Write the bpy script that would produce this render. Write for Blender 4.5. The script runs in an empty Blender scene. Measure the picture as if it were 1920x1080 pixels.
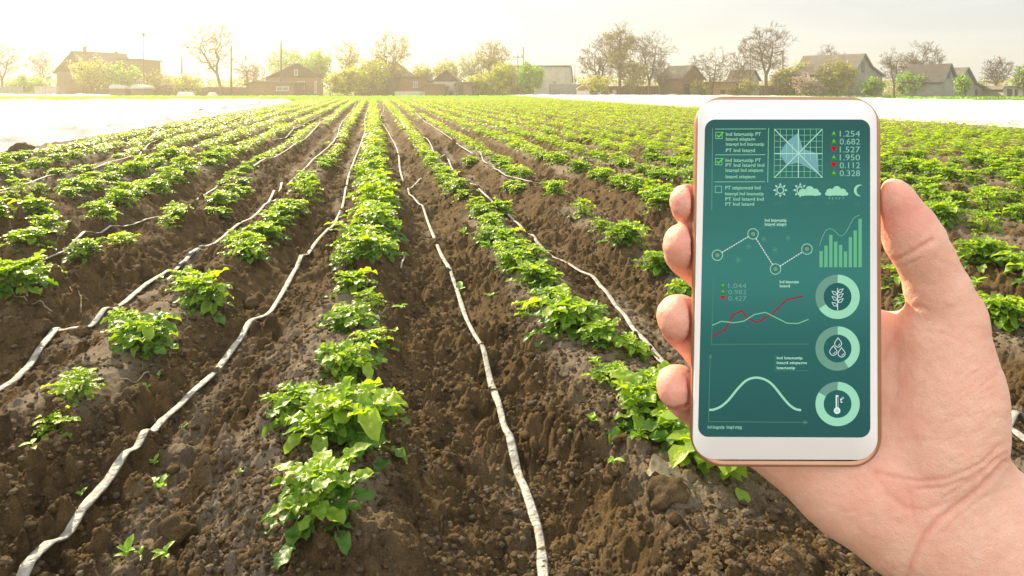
import bpy, math, random
import numpy as np
from mathutils import Matrix, Vector

# ------------------------------------------------------------------ camera, sky, sun, exposure
SC = bpy.context.scene
COL = SC.collection
CAMH, F = 1.1, 1280.0                      # eye height above the ridge tops; focal length in photo pixels
VPX, HY = 700.0, 165.0                     # where the rows vanish
TH = math.atan((960 - VPX) / F)            # the camera looks this far to the right of the rows
FW = np.array([math.sin(TH), math.cos(TH), 0.0])
RT = np.array([math.cos(TH), -math.sin(TH), 0.0])
UP = np.array([0, 0, 1.0])
CAM = np.array([0, 0, CAMH])
cam_d = bpy.data.cameras.new('camera')
cam_d.lens = 24; cam_d.sensor_width = 36
cam_d.shift_y = -(540 - HY) / 1920
cam_d.clip_start = 0.02; cam_d.clip_end = 3000
cam = bpy.data.objects.new('camera', cam_d); COL.objects.link(cam)
CAMM = Matrix(((RT[0], 0, -FW[0], 0), (RT[1], 0, -FW[1], 0), (0, 1, 0, CAMH), (0, 0, 0, 1)))
cam.matrix_world = CAMM
SC.camera = cam

EXPO = 1.03
SUN_AZ = TH + math.radians(-34)            # measured from +Y towards +X
SUN_EL = math.radians(31)
SC.view_settings.view_transform = 'Standard'
SC.view_settings.look = 'None'
SC.view_settings.gamma = 1
SC.view_settings.exposure = EXPO
SC.view_settings.use_curve_mapping = False

w = bpy.data.worlds.new('World'); SC.world = w; w.use_nodes = True
nt = w.node_tree; nt.nodes.clear()
sky = nt.nodes.new('ShaderNodeTexSky'); sky.sky_type = 'NISHITA'; sky.sun_disc = False
sky.sun_elevation = SUN_EL; sky.sun_rotation = SUN_AZ; sky.dust_density = 3.0; sky.air_density = 1.0
veil = nt.nodes.new('ShaderNodeMixRGB')    # thin high cloud over the whole sky
tc = nt.nodes.new('ShaderNodeTexCoord'); mp = nt.nodes.new('ShaderNodeMapping')
mp.inputs['Scale'].default_value = (1.0, 1.0, 5.0)
nz = nt.nodes.new('ShaderNodeTexNoise'); nz.inputs['Scale'].default_value = 1.8; nz.inputs['Detail'].default_value = 5
mr = nt.nodes.new('ShaderNodeMapRange'); mr.inputs[1].default_value = .3; mr.inputs[2].default_value = .7
mr.inputs[3].default_value = .86; mr.inputs[4].default_value = .97
bg = nt.nodes.new('ShaderNodeBackground'); bg.inputs['Strength'].default_value = 0.1
wo = nt.nodes.new('ShaderNodeOutputWorld')
L = nt.links.new
L(tc.outputs['Generated'], mp.inputs[0]); L(mp.outputs[0], nz.inputs['Vector']); L(nz.outputs['Fac'], mr.inputs[0])
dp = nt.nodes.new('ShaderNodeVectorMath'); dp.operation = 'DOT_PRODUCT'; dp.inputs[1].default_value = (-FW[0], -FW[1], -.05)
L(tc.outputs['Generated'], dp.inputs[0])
cl = nt.nodes.new('ShaderNodeValToRGB')    # dimmer veil ahead; brightness added behind the viewer to light hand and phone
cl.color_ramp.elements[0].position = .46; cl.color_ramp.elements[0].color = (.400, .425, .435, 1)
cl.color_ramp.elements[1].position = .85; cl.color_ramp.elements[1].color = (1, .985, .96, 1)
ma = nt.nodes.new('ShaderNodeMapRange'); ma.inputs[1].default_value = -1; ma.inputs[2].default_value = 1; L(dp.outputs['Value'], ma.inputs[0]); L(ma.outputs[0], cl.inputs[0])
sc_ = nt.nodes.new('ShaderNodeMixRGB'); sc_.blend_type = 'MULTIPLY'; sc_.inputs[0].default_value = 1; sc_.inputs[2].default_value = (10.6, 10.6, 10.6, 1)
nc = nt.nodes.new('ShaderNodeTexNoise'); nc.inputs['Scale'].default_value = 2.6; nc.inputs['Detail'].default_value = 6; nc.inputs['Distortion'].default_value = .6
mc = nt.nodes.new('ShaderNodeMapping'); mc.inputs['Scale'].default_value = (1, 1, 7); L(tc.outputs['Generated'], mc.inputs[0]); L(mc.outputs[0], nc.inputs['Vector'])
rc = nt.nodes.new('ShaderNodeMapRange'); rc.inputs[1].default_value = .35; rc.inputs[2].default_value = .68; rc.inputs[3].default_value = .88; rc.inputs[4].default_value = 1.05; L(nc.outputs['Fac'], rc.inputs[0])
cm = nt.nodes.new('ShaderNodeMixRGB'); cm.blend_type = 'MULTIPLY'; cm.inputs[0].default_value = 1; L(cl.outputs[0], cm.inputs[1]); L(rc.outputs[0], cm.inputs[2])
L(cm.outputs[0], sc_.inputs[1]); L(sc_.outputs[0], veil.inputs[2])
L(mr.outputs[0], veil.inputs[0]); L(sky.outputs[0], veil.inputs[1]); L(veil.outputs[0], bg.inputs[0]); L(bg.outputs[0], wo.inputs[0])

sd = bpy.data.lights.new('sun', 'SUN'); sd.energy = 5.0; sd.angle = math.radians(0.6); sd.color = (1.0, .84, .56)
so = bpy.data.objects.new('sun', sd); COL.objects.link(so)
sdir = Vector((math.sin(SUN_AZ) * math.cos(SUN_EL), math.cos(SUN_AZ) * math.cos(SUN_EL), math.sin(SUN_EL)))
so.rotation_euler = (-sdir).to_track_quat('-Z', 'Y').to_euler()
so.location = (0, 0, 30)

# ------------------------------------------------------------------ helpers
def P(px, py, d):
    """world point seen at photo pixel (px, py) at depth d"""
    return CAM + FW * d + RT * ((px - 960) / F * d) + UP * ((HY - py) / F * d)
def flat(px, py, z=0.0):
    return P(px, py, F * (CAMH - z) / (py - HY))
def srgb(r, g, b):
    f = lambda c: (c / 255 / 12.92) if c <= 10 else ((c / 255 + .055) / 1.055) ** 2.4
    return (f(r), f(g), f(b))
def tag(o, label=None, cat=None, group=None, kind=None):
    if label: o['label'] = label
    if cat: o['category'] = cat
    if group: o['group'] = group
    if kind: o['kind'] = kind
    return o
def empty(name, loc=(0, 0, 0), rz=0.0):
    o = bpy.data.objects.new(name, None); COL.objects.link(o)
    o.location = loc; o.rotation_euler = (0, 0, rz); o.empty_display_size = .1
    return o
def mesh_np(name, V, Fq, mats, parent=None, smooth=True, midx=None, attrs=None, loc=None):
    """V (n,3); Fq = list of int arrays, each (m,3) or (m,4)"""
    V = np.asarray(V, dtype=np.float32)
    if not isinstance(Fq, list): Fq = [Fq]
    Fq = [np.asarray(f, dtype=np.int32) for f in Fq if len(f)]
    me = bpy.data.meshes.new(name)
    me.vertices.add(len(V)); me.vertices.foreach_set('co', V.ravel())
    loops = np.concatenate([f.ravel() for f in Fq]); sizes = np.concatenate([np.full(len(f), f.shape[1], np.int32) for f in Fq])
    me.loops.add(len(loops)); me.loops.foreach_set('vertex_index', loops)
    me.polygons.add(len(sizes))
    st = np.zeros(len(sizes), np.int32); st[1:] = np.cumsum(sizes)[:-1]
    me.polygons.foreach_set('loop_start', st)
    try: me.polygons.foreach_set('loop_total', sizes)
    except Exception: pass
    if midx is not None: me.polygons.foreach_set('material_index', np.asarray(midx, np.int32))
    me.polygons.foreach_set('use_smooth', np.full(len(sizes), bool(smooth)))
    for m in (mats if isinstance(mats, (list, tuple)) else [mats]): me.materials.append(m)
    if attrs:
        for k, a in attrs.items():
            at = me.attributes.new(k, 'FLOAT', 'POINT'); at.data.foreach_set('value', np.asarray(a, np.float32))
    me.update(calc_edges=True)
    o = bpy.data.objects.new(name, me); COL.objects.link(o)
    if parent is not None: o.parent = parent
    if loc is not None: o.location = loc
    return o
class MB:
    """collects simple shapes into one mesh"""
    def __init__(s): s.v = []; s.f3 = []; s.f4 = []; s.m3 = []; s.m4 = []
    def add(s, V, Fc, m=0):
        b = sum(len(x) for x in s.v)
        s.v.append(np.asarray(V, float).reshape(-1, 3))
        for f in Fc:
            if len(f) == 4: s.f4.append([i + b for i in f]); s.m4.append(m)
            elif len(f) == 3: s.f3.append([i + b for i in f]); s.m3.append(m)
            else:
                for k in range(1, len(f) - 1): s.f3.append([f[0] + b, f[k] + b, f[k + 1] + b]); s.m3.append(m)
    def box(s, c, size, rz=0, m=0):
        x, y, z = [a / 2 for a in size]
        V = np.array([[-x, -y, -z], [x, -y, -z], [x, y, -z], [-x, y, -z], [-x, -y, z], [x, -y, z], [x, y, z], [-x, y, z]])
        ca, sa = math.cos(rz), math.sin(rz)
        V = V @ np.array([[ca, sa, 0], [-sa, ca, 0], [0, 0, 1]]) + np.array(c)
        s.add(V, [(0, 3, 2, 1), (4, 5, 6, 7), (0, 1, 5, 4), (1, 2, 6, 5), (2, 3, 7, 6), (3, 0, 4, 7)], m)
    def prism(s, poly, y0, y1, m=0):
        """poly in xz, extruded along y"""
        n = len(poly)
        V = [(x, y0, z) for x, z in poly] + [(x, y1, z) for x, z in poly]
        s.add(V, [tuple(range(n)), tuple(range(2 * n - 1, n - 1, -1))] + [(i, i + n, (i + 1) % n + n, (i + 1) % n) for i in range(n)], m)
    def tube(s, pts, rad, n=8, m=0, flat_=1.0):
        pts = np.asarray(pts, float); rad = np.broadcast_to(np.asarray(rad, float), (len(pts),))
        V = []; 
        for i, p in enumerate(pts):
            t = pts[min(i + 1, len(pts) - 1)] - pts[max(i - 1, 0)]; t = t / (np.linalg.norm(t) + 1e-9)
            a = np.cross(t, UP); 
            if np.linalg.norm(a) < 1e-3: a = np.cross(t, np.array([1., 0, 0]))
            a /= np.linalg.norm(a); b = np.cross(a, t)
            for k in range(n):
                q = 2 * math.pi * k / n
                V.append(p + rad[i] * (a * math.cos(q) + b * math.sin(q) * flat_))
        Fc = [(i * n + k, i * n + (k + 1) % n, (i + 1) * n + (k + 1) % n, (i + 1) * n + k) for i in range(len(pts) - 1) for k in range(n)]
        Fc += [tuple(range(n))[::-1], tuple(range((len(pts) - 1) * n, len(pts) * n))]
        s.add(V, Fc, m)
    def build(s, name, mats, parent=None, smooth=False, loc=None):
        return mesh_np(name, np.concatenate(s.v), [np.array(s.f4, int).reshape(-1, 4), np.array(s.f3, int).reshape(-1, 3)], mats, parent, smooth, midx=s.m4 + s.m3, loc=loc)

# ---- numpy noise
def hsh(ix, iy, seed):
    h = (ix.astype(np.int64) * 374761393 + iy.astype(np.int64) * 668265263 + seed * 1442695041) & 0xffffffff
    h = ((h ^ (h >> 13)) * 1274126177) & 0xffffffff
    h = (h ^ (h >> 16))
    return (h & 0xffffff).astype(np.float64) / 16777216.0
def vnoise(x, y, seed=0):
    ix = np.floor(x); iy = np.floor(y); fx = x - ix; fy = y - iy
    fx = fx * fx * (3 - 2 * fx); fy = fy * fy * (3 - 2 * fy)
    a = hsh(ix, iy, seed); b = hsh(ix + 1, iy, seed); c = hsh(ix, iy + 1, seed); d = hsh(ix + 1, iy + 1, seed)
    return (a + (b - a) * fx) * (1 - fy) + (c + (d - c) * fx) * fy
def fbm(x, y, oct=4, seed=0):
    s = 0; a = .5; t = 0
    for i in range(oct):
        s = s + a * vnoise(x * 2 ** i + 7.3 * i, y * 2 ** i - 3.1 * i, seed + i); t += a; a *= .5
    return s / t
def clods(x, y, size, seed, lo=.25, hi=.62, dens=.8):
    X = x / size; Y = y / size; ix = np.floor(X); iy = np.floor(Y); out = np.zeros_like(X)
    for dx in (-1, 0, 1):
        for dy in (-1, 0, 1):
            cx = ix + dx; cy = iy + dy
            jx = cx + hsh(cx, cy, seed); jy = cy + hsh(cx, cy, seed + 11)
            r = lo + (hi - lo) * hsh(cx, cy, seed + 23) ** 1.6
            on = hsh(cx, cy, seed + 31) < dens
            an = hsh(cx, cy, seed + 41) * 3.14; ca = np.cos(an); sa = np.sin(an)
            ex = (X - jx); ey = (Y - jy)
            u = (ex * ca + ey * sa); v = (-ex * sa + ey * ca) * 1.35
            q = np.abs(u) ** 2.4 + np.abs(v) ** 2.4
            d = 1 - q / r ** 2.4
            out = np.maximum(out, np.where(on & (d > 0), r * np.sqrt(np.maximum(d, 0)), 0))
    return out * size
def sstep(a, b, x):
    t = np.clip((x - a) / (b - a), 0, 1); return t * t * (3 - 2 * t)

# ---- the field's shape
CREST = np.array([-7.4, -6.5, -5.6, -4.7, -3.8, -2.87, -2.0, -1.06, -.165, .95, 1.9, 2.92] + [3.86 + .95 * i for i in range(18)])
C0 = 8                                     # index of the middle ridge
FX0, FX1, FY1 = -6.15, 17.5, 64.0
def _g(y): return sstep(2.2, 7.0, y)
def wob(x, y): return (x - .14 * _g(y)) / (1 - .16 * _g(y)) + .025 * np.sin(y * .8) + .02 * np.sin(y * 2.3 + 1.0)
def crest_x(c, y): return (CREST[c] - .025 * math.sin(y * .8) - .02 * math.sin(y * 2.3 + 1.0)) * (1 - .16 * float(_g(y))) + .14 * float(_g(y))
def ridge(x, y):
    ph = np.interp(wob(x, y), CREST, np.arange(len(CREST)).astype(float))
    u = np.abs(ph - np.round(ph)) * 2
    return u, ph
def hbase(x, y):
    x = np.asarray(x, float); y = np.asarray(y, float)
    u, ph = ridge(x, y)
    h = -.155 * sstep(.12, .80, u + .16 * (fbm(x * 2.5, y * 2.5, 2, 5) - .5))
    m = sstep(FX0 - .3, FX0, x) * (1 - sstep(FX1, FX1 + .3, x)) * (1 - sstep(FY1, FY1 + .6, y))
    h = h + .05 * (fbm(x * 1.1, y * 1.1, 3, 9) - .5)
    return h * m + (-.12) * (1 - m)
def hground(x, y, r=None):
    x = np.asarray(x, float); y = np.asarray(y, float)
    if r is None: r = np.zeros_like(x)
    u, ph = ridge(x, y)
    m = sstep(FX0 - .3, FX0, x) * (1 - sstep(FX1, FX1 + .3, x)) * (1 - sstep(FY1, FY1 + .6, y))
    h = hbase(x, y)
    wx = x + .03 * (vnoise(x * 18, y * 18, 60) - .5); wy = y + .03 * (vnoise(x * 18, y * 18, 61) - .5)
    rough = .78 + .55 * sstep(.35, .65, fbm(x * 1.9, y * 1.9, 3, 77))
    crust = (1 - sstep(.25, .5, u)) * sstep(.35, .55, fbm(x * .9, y * .9, 2, 15))
    rough = rough * (1 - .55 * crust)
    track = sstep(.75, .95, u) * sstep(.4, .6, fbm(x * 1.3 + 9, y * .7, 2, 19))
    rough = rough * (1 - .4 * track)
    for s, a, sd in ((.21, .5, 1), (.10, .85, 2), (.052, 1.05, 3), (.027, 1.1, 4), (.014, .9, 6)):
        big = sstep(.48, .7, fbm(x * 3, y * 3, 2, 40 + sd)) if s > .1 else (1.0 if s < .05 else .25 + .75 * sstep(.35, .6, fbm(x * 4, y * 4, 2, 40 + sd)))
        lod = 1 - sstep(.5, 1.2, r * .0045 / s)
        h = h + m * lod * a * clods(wx, wy, s, sd) * rough * big * (1.0 if s > .03 else .8)
    h = h + m * rough * .035 * (np.abs(fbm(x * 9, y * 9, 3, 120) - .5) * -4 + .6) * (1 - sstep(12, 25, r))
    h = h + m * .018 * (fbm(x * 14, y * 14, 4, 90) - .5) * (1 - sstep(10, 30, r)) + m * .006 * (vnoise(x * 160, y * 160, 91) - .5) * (1 - sstep(3, 6, r))
    h = h + (1 - m) * .10 * (fbm(x * .25, y * .25, 3, 33) - .5)
    return h
def hit(px, py, off=0.0):
    """point of the smooth field surface seen at photo pixel"""
    d = np.exp(np.linspace(math.log(1.2), math.log(140), 3000))
    pts = CAM[None] + d[:, None] * (FW + RT * ((px - 960) / F) + UP * ((HY - py) / F))[None]
    g = pts[:, 2] - hbase(pts[:, 0], pts[:, 1]) - off
    i = int(np.argmax(g < 0)) or len(d) - 1
    return pts[i]
def h1(x, y):
    return float(hground(np.array([x]), np.array([y]))[0])

# ------------------------------------------------------------------ materials
MATS = {}
def newmat(name):
    m = bpy.data.materials.new(name); m.use_nodes = True
    n = m.node_tree; return m, n, n.nodes['Principled BSDF'], n.links.new
def simple(name, col, rough=.8, metal=0.0, noise=.25, scale=6.0, bump=0.0, bscale=40.0, spec=.3, stretch=None):
    m, n, b, L = newmat(name)
    b.inputs['Roughness'].default_value = rough; b.inputs['Metallic'].default_value = metal
    b.inputs['Specular IOR Level'].default_value = spec
    t = n.nodes.new('ShaderNodeTexCoord'); mp = n.nodes.new('ShaderNodeMapping')
    if stretch: mp.inputs['Scale'].default_value = stretch
    L(t.outputs['Object'], mp.inputs[0])
    z = n.nodes.new('ShaderNodeTexNoise'); z.inputs['Scale'].default_value = scale; z.inputs['Detail'].default_value = 6
    L(mp.outputs[0], z.inputs['Vector'])
    r = n.nodes.new('ShaderNodeValToRGB'); r.color_ramp.elements[0].position = .3; r.color_ramp.elements[1].position = .7
    r.color_ramp.elements[0].color = (*[c * (1 - noise) for c in col], 1); r.color_ramp.elements[1].color = (*[min(1, c * (1 + noise)) for c in col], 1)
    L(z.outputs['Fac'], r.inputs[0]); L(r.outputs[0], b.inputs['Base Color'])
    if bump:
        z2 = n.nodes.new('ShaderNodeTexNoise'); z2.inputs['Scale'].default_value = bscale; z2.inputs['Detail'].default_value = 5
        L(mp.outputs[0], z2.inputs['Vector'])
        bp = n.nodes.new('ShaderNodeBump'); bp.inputs['Strength'].default_value = bump; bp.inputs['Distance'].default_value = .02
        L(z2.outputs['Fac'], bp.inputs['Height']); L(bp.outputs[0], b.inputs['Normal'])
    return m
def leafmat(name, dark, light, trans, use_attr=True, gloss=.28):
    """thin leaf: reflects and lets light through; 'tint' 0..1 runs from old to young leaf"""
    m, n, b, L = newmat(name)
    mx = n.nodes.new('ShaderNodeMixRGB'); mx.inputs[1].default_value = (*dark, 1); mx.inputs[2].default_value = (*light, 1)
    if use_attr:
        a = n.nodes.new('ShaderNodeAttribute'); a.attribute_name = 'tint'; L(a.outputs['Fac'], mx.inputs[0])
    else:
        t = n.nodes.new('ShaderNodeTexCoord'); z = n.nodes.new('ShaderNodeTexNoise'); z.inputs['Scale'].default_value = .9; z.inputs['Detail'].default_value = 4
        L(t.outputs['Object'], z.inputs['Vector'])
        r = n.nodes.new('ShaderNodeMapRange'); r.inputs[1].default_value = .35; r.inputs[2].default_value = .65; L(z.outputs['Fac'], r.inputs[0]); L(r.outputs[0], mx.inputs[0])
    b.inputs['Roughness'].default_value = .42; b.inputs['Specular IOR Level'].default_value = gloss
    t2 = n.nodes.new('ShaderNodeTexCoord'); z2 = n.nodes.new('ShaderNodeTexNoise'); z2.inputs['Scale'].default_value = 110; z2.inputs['Detail'].default_value = 5
    L(t2.outputs['Object'], z2.inputs['Vector'])
    bp = n.nodes.new('ShaderNodeBump'); bp.inputs['Strength'].default_value = .7; bp.inputs['Distance'].default_value = .004
    L(z2.outputs['Fac'], bp.inputs['Height']); L(bp.outputs[0], b.inputs['Normal'])
    mul = n.nodes.new('ShaderNodeMixRGB'); mul.blend_type = 'MULTIPLY'; mul.inputs[0].default_value = .45
    cr = n.nodes.new('ShaderNodeMapRange'); cr.inputs[1].default_value = .3; cr.inputs[2].default_value = .6; cr.inputs[3].default_value = .55; cr.inputs[4].default_value = 1.1
    L(z2.outputs['Fac'], cr.inputs[0]); L(cr.outputs[0], mul.inputs[2]); L(mx.outputs[0], mul.inputs[1])
    L(mul.outputs[0], b.inputs['Base Color'])
    tr = n.nodes.new('ShaderNodeBsdfTranslucent'); tm = n.nodes.new('ShaderNodeMixRGB'); tm.blend_type = 'MULTIPLY'; tm.inputs[0].default_value = 1
    tm.inputs[2].default_value = (*trans, 1); L(mx.outputs[0], tm.inputs[1]); L(tm.outputs[0], tr.inputs[0])
    ad = n.nodes.new('ShaderNodeAddShader'); L(b.outputs[0], ad.inputs[0]); L(tr.outputs[0], ad.inputs[1])
    L(ad.outputs[0], n.nodes['Material Output'].inputs[0])
    return m
M = {}
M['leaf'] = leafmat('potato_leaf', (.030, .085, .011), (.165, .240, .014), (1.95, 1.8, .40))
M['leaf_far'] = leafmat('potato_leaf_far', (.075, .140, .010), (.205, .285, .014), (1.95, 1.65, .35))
M['stem'] = simple('green_stem', (.10, .16, .04), .6, noise=.3, scale=30)
M['weed'] = leafmat('weed_leaf', (.09, .20, .02), (.18, .28, .02), (1.4, 1.5, .7))
M['dry'] = simple('dry_leaf', (.32, .27, .18), .9, noise=.4, scale=60, bump=.5, bscale=120)
M['hose'] = simple('white_drip_hose', (.37, .35, .31), .6, noise=.45, scale=22, bump=.8, bscale=45, stretch=(1, 1, 1))
M['joint'] = simple('hose_joint', (.10, .11, .12), .5)
M['fleece'] = simple('white_fleece', (.50, .50, .49), .9, noise=.08, scale=1.3, bump=.6, bscale=8)
M['bark'] = simple('bark', (.13, .09, .055), .95, noise=.35, scale=3, bump=.6, bscale=12)
M['bark_grey'] = simple('bark_grey', (.17, .14, .11), .95, noise=.35, scale=3, bump=.6, bscale=12)
M['twig'] = simple('twig', (.16, .105, .055), .95, noise=.3, scale=.6)
M['twig_grey'] = simple('twig_grey', (.20, .155, .11), .95, noise=.3, scale=.6)
M['tl_yellow'] = leafmat('young_leaf_yellow', (.15, .16, .02), (.26, .25, .04), (1.3, 1.4, .8), False)
M['tl_green'] = leafmat('young_leaf_green', (.08, .14, .02), (.17, .25, .03), (1.3, 1.5, .8), False)
M['tl_olive'] = leafmat('young_leaf_olive', (.12, .12, .03), (.20, .18, .05), (1.2, 1.2, .8), False)
M['tl_blossom'] = leafmat('pale_blossom', (.30, .24, .18), (.45, .38, .32), (1., 1., .9), False)

# soil: brown crumb, paler where the surface is dry and crusted; grass where the field ends
def soilmat():
    m, n, b, L = newmat('soil')
    N = n.nodes.new
    t = N('ShaderNodeTexCoord'); 
    a = N('ShaderNodeAttribute'); a.attribute_name = 'dry'
    g = N('ShaderNodeAttribute'); g.attribute_name = 'grass'
    z = N('ShaderNodeTexNoise'); z.inputs['Scale'].default_value = 9; z.inputs['Detail'].default_value = 8; z.inputs['Roughness'].default_value = .7
    L(t.outputs['Object'], z.inputs['Vector'])
    r = N('ShaderNodeValToRGB'); e = r.color_ramp.elements
    e[0].position = .3; e[0].color = (.032, .020, .0095, 1); e[1].position = .72; e[1].color = (.178, .114, .050, 1)
    L(z.outputs['Fac'], r.inputs[0])
    z2 = N('ShaderNodeTexNoise'); z2.inputs['Scale'].default_value = 260; z2.inputs['Detail'].default_value = 3
    L(t.outputs['Object'], z2.inputs['Vector'])
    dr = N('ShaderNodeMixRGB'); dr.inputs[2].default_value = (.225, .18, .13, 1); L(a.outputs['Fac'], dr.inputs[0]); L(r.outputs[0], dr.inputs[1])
    sp = N('ShaderNodeMapRange'); sp.inputs[1].default_value = .35; sp.inputs[2].default_value = .65; sp.inputs[3].default_value = .7; sp.inputs[4].default_value = 1.3
    L(z2.outputs['Fac'], sp.inputs[0])
    mu = N('ShaderNodeMixRGB'); mu.blend_type = 'MULTIPLY'; mu.inputs[0].default_value = 1; L(dr.outputs[0], mu.inputs[1]); L(sp.outputs[0], mu.inputs[2])
    z3 = N('ShaderNodeTexNoise'); z3.inputs['Scale'].default_value = .8; z3.inputs['Detail'].default_value = 7; L(t.outputs['Object'], z3.inputs['Vector'])
    gr = N('ShaderNodeValToRGB'); e = gr.color_ramp.elements
    e[0].position = .35; e[0].color = (.085, .125, .02, 1); e[1].position = .65; e[1].color = (.17, .20, .035, 1); L(z3.outputs['Fac'], gr.inputs[0])
    mg = N('ShaderNodeMixRGB'); L(g.outputs['Fac'], mg.inputs[0]); L(mu.outputs[0], mg.inputs[1]); L(gr.outputs[0], mg.inputs[2])
    L(mg.outputs[0], b.inputs['Base Color'])
    b.inputs['Roughness'].default_value = .95; b.inputs['Specular IOR Level'].default_value = .15
    bp = N('ShaderNodeBump'); bp.inputs['Strength'].default_value = 1.0; bp.inputs['Distance'].default_value = .012
    z4 = N('ShaderNodeTexNoise'); z4.inputs['Scale'].default_value = 110; z4.inputs['Detail'].default_value = 6; z4.inputs['Roughness'].default_value = .7
    L(t.outputs['Object'], z4.inputs['Vector']); L(z4.outputs['Fac'], bp.inputs['Height']); L(bp.outputs[0], b.inputs['Normal'])
    return m
M['soil'] = soilmat()

# ------------------------------------------------------------------ the ground, one sheet
def build_ground():
    na = 1120
    a = np.radians(np.linspace(-41, 41, na)) + TH
    rest = np.radians(np.concatenate([np.linspace(41, 66, 130)[1:], np.linspace(66, 294, 70)[1:-1], np.linspace(294, 319, 130)[:-1]])) + TH
    ang = np.concatenate([a, rest]); n = len(ang)
    k = 1040; u = np.linspace(0, 1, k)
    # blend of log spacing and perspective spacing
    r0, r1 = 1.25, 75.0
    rl = np.exp(np.log(r0) + u * (np.log(r1) - np.log(r0))); 
    dens = lambda r: 1.0 / r + 1.2 / r ** 2
    rs = np.exp(np.linspace(np.log(r0), np.log(r1), 8000)); cum = np.concatenate([[0], np.cumsum(np.diff(rs) * dens(rs[:-1]))]); cum /= cum[-1]
    rr = np.interp(u, cum, rs)
    rr = np.concatenate([[.0, .3, .6, .9, 1.1], rr, np.exp(np.linspace(np.log(80), np.log(1600), 24))])
    R_, A_ = np.meshgrid(rr, ang, indexing='ij')
    X = R_ * np.sin(A_); Y = R_ * np.cos(A_)
    Z = np.zeros_like(X)
    for i in range(0, len(rr), 130):
        s = slice(i, i + 130); Z[s] = hground(X[s], Y[s], R_[s])
    Z = np.where(np.hypot(X, Y) > 260, -.12 - 0 * Y, Z)
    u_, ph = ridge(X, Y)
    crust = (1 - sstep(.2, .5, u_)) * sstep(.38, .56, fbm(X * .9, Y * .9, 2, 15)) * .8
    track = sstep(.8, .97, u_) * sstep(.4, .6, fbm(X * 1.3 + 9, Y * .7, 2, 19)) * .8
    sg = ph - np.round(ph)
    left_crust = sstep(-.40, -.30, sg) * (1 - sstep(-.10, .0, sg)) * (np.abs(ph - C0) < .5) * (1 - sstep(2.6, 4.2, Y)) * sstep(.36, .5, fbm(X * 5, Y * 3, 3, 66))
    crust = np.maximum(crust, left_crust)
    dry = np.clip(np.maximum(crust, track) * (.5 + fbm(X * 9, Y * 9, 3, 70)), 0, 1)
    m = sstep(FX0 - .25, FX0 + .1, X) * (1 - sstep(FX1 - .1, FX1 + .3, X)) * (1 - sstep(FY1 - 2, FY1 + 1, Y + 3 * fbm(X * .6, Y * .6, 2, 3)))
    grass = 1 - m
    nr = len(rr)
    I = np.arange(nr * n).reshape(nr, n); J = np.roll(I, -1, axis=1)
    Fq = np.stack([I[:-1], I[1:], J[1:], J[:-1]], -1).reshape(-1, 4)
    # the inmost ring is a point: keep its sliver quads off by starting from ring 1 with a fan vertex
    Fq = Fq[n:]
    V = np.stack([X, Y, Z], -1).reshape(-1, 3)
    Fan = np.stack([np.zeros(n, int), I[1], J[1]], -1)
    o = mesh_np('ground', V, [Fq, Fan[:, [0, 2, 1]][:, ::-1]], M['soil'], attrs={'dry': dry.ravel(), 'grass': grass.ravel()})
    tag(o, kind='structure')
build_ground()
# ------------------------------------------------------------------ potato plants
rng = np.random.default_rng(11)
def leaflet(Ln, W, nl, nw, cup, droop, rip, seed):
    r = np.random.default_rng(seed)
    t = np.linspace(0, 1, nl + 1); s = np.linspace(-1, 1, nw + 1)
    wd = W * 1.55 * (t ** .5) * (1 - t) ** .5; wd[0] = W * .06; wd[-1] = W * .03
    T, S = np.meshgrid(t, s, indexing='ij'); WD = wd[:, None] * np.ones_like(S)
    x = S * WD; y = Ln * T * np.ones_like(S)
    z = cup * np.abs(S) ** 1.4 * WD - droop * Ln * T ** 2 + rip * W * np.abs(S) * np.sin(T * 11 + S * 2 + r.random() * 6) + (.075 * W * np.cos(6.283 * 4.5 * (T - .3 * np.abs(S))) * np.minimum(np.abs(S) * 3, 1) * (1 - T) if nl > 7 else 0)
    V = np.stack([x, y, z], -1).reshape(-1, 3)
    I = np.arange((nl + 1) * (nw + 1)).reshape(nl + 1, nw + 1)
    Fq = np.stack([I[:-1, :-1], I[:-1, 1:], I[1:, 1:], I[1:, :-1]], -1).reshape(-1, 4)
    return V, Fq
def rot(az, el, roll):
    ca, sa = math.cos(az), math.sin(az); ce, se = math.cos(el), math.sin(el); cr, sr = math.cos(roll), math.sin(roll)
    Rz = np.array([[ca, -sa, 0], [sa, ca, 0], [0, 0, 1]]); Rx = np.array([[1, 0, 0], [0, ce, -se], [0, se, ce]]); Ry = np.array([[cr, 0, sr], [0, 1, 0], [-sr, 0, cr]])
    return Rz @ Rx @ Ry
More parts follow.
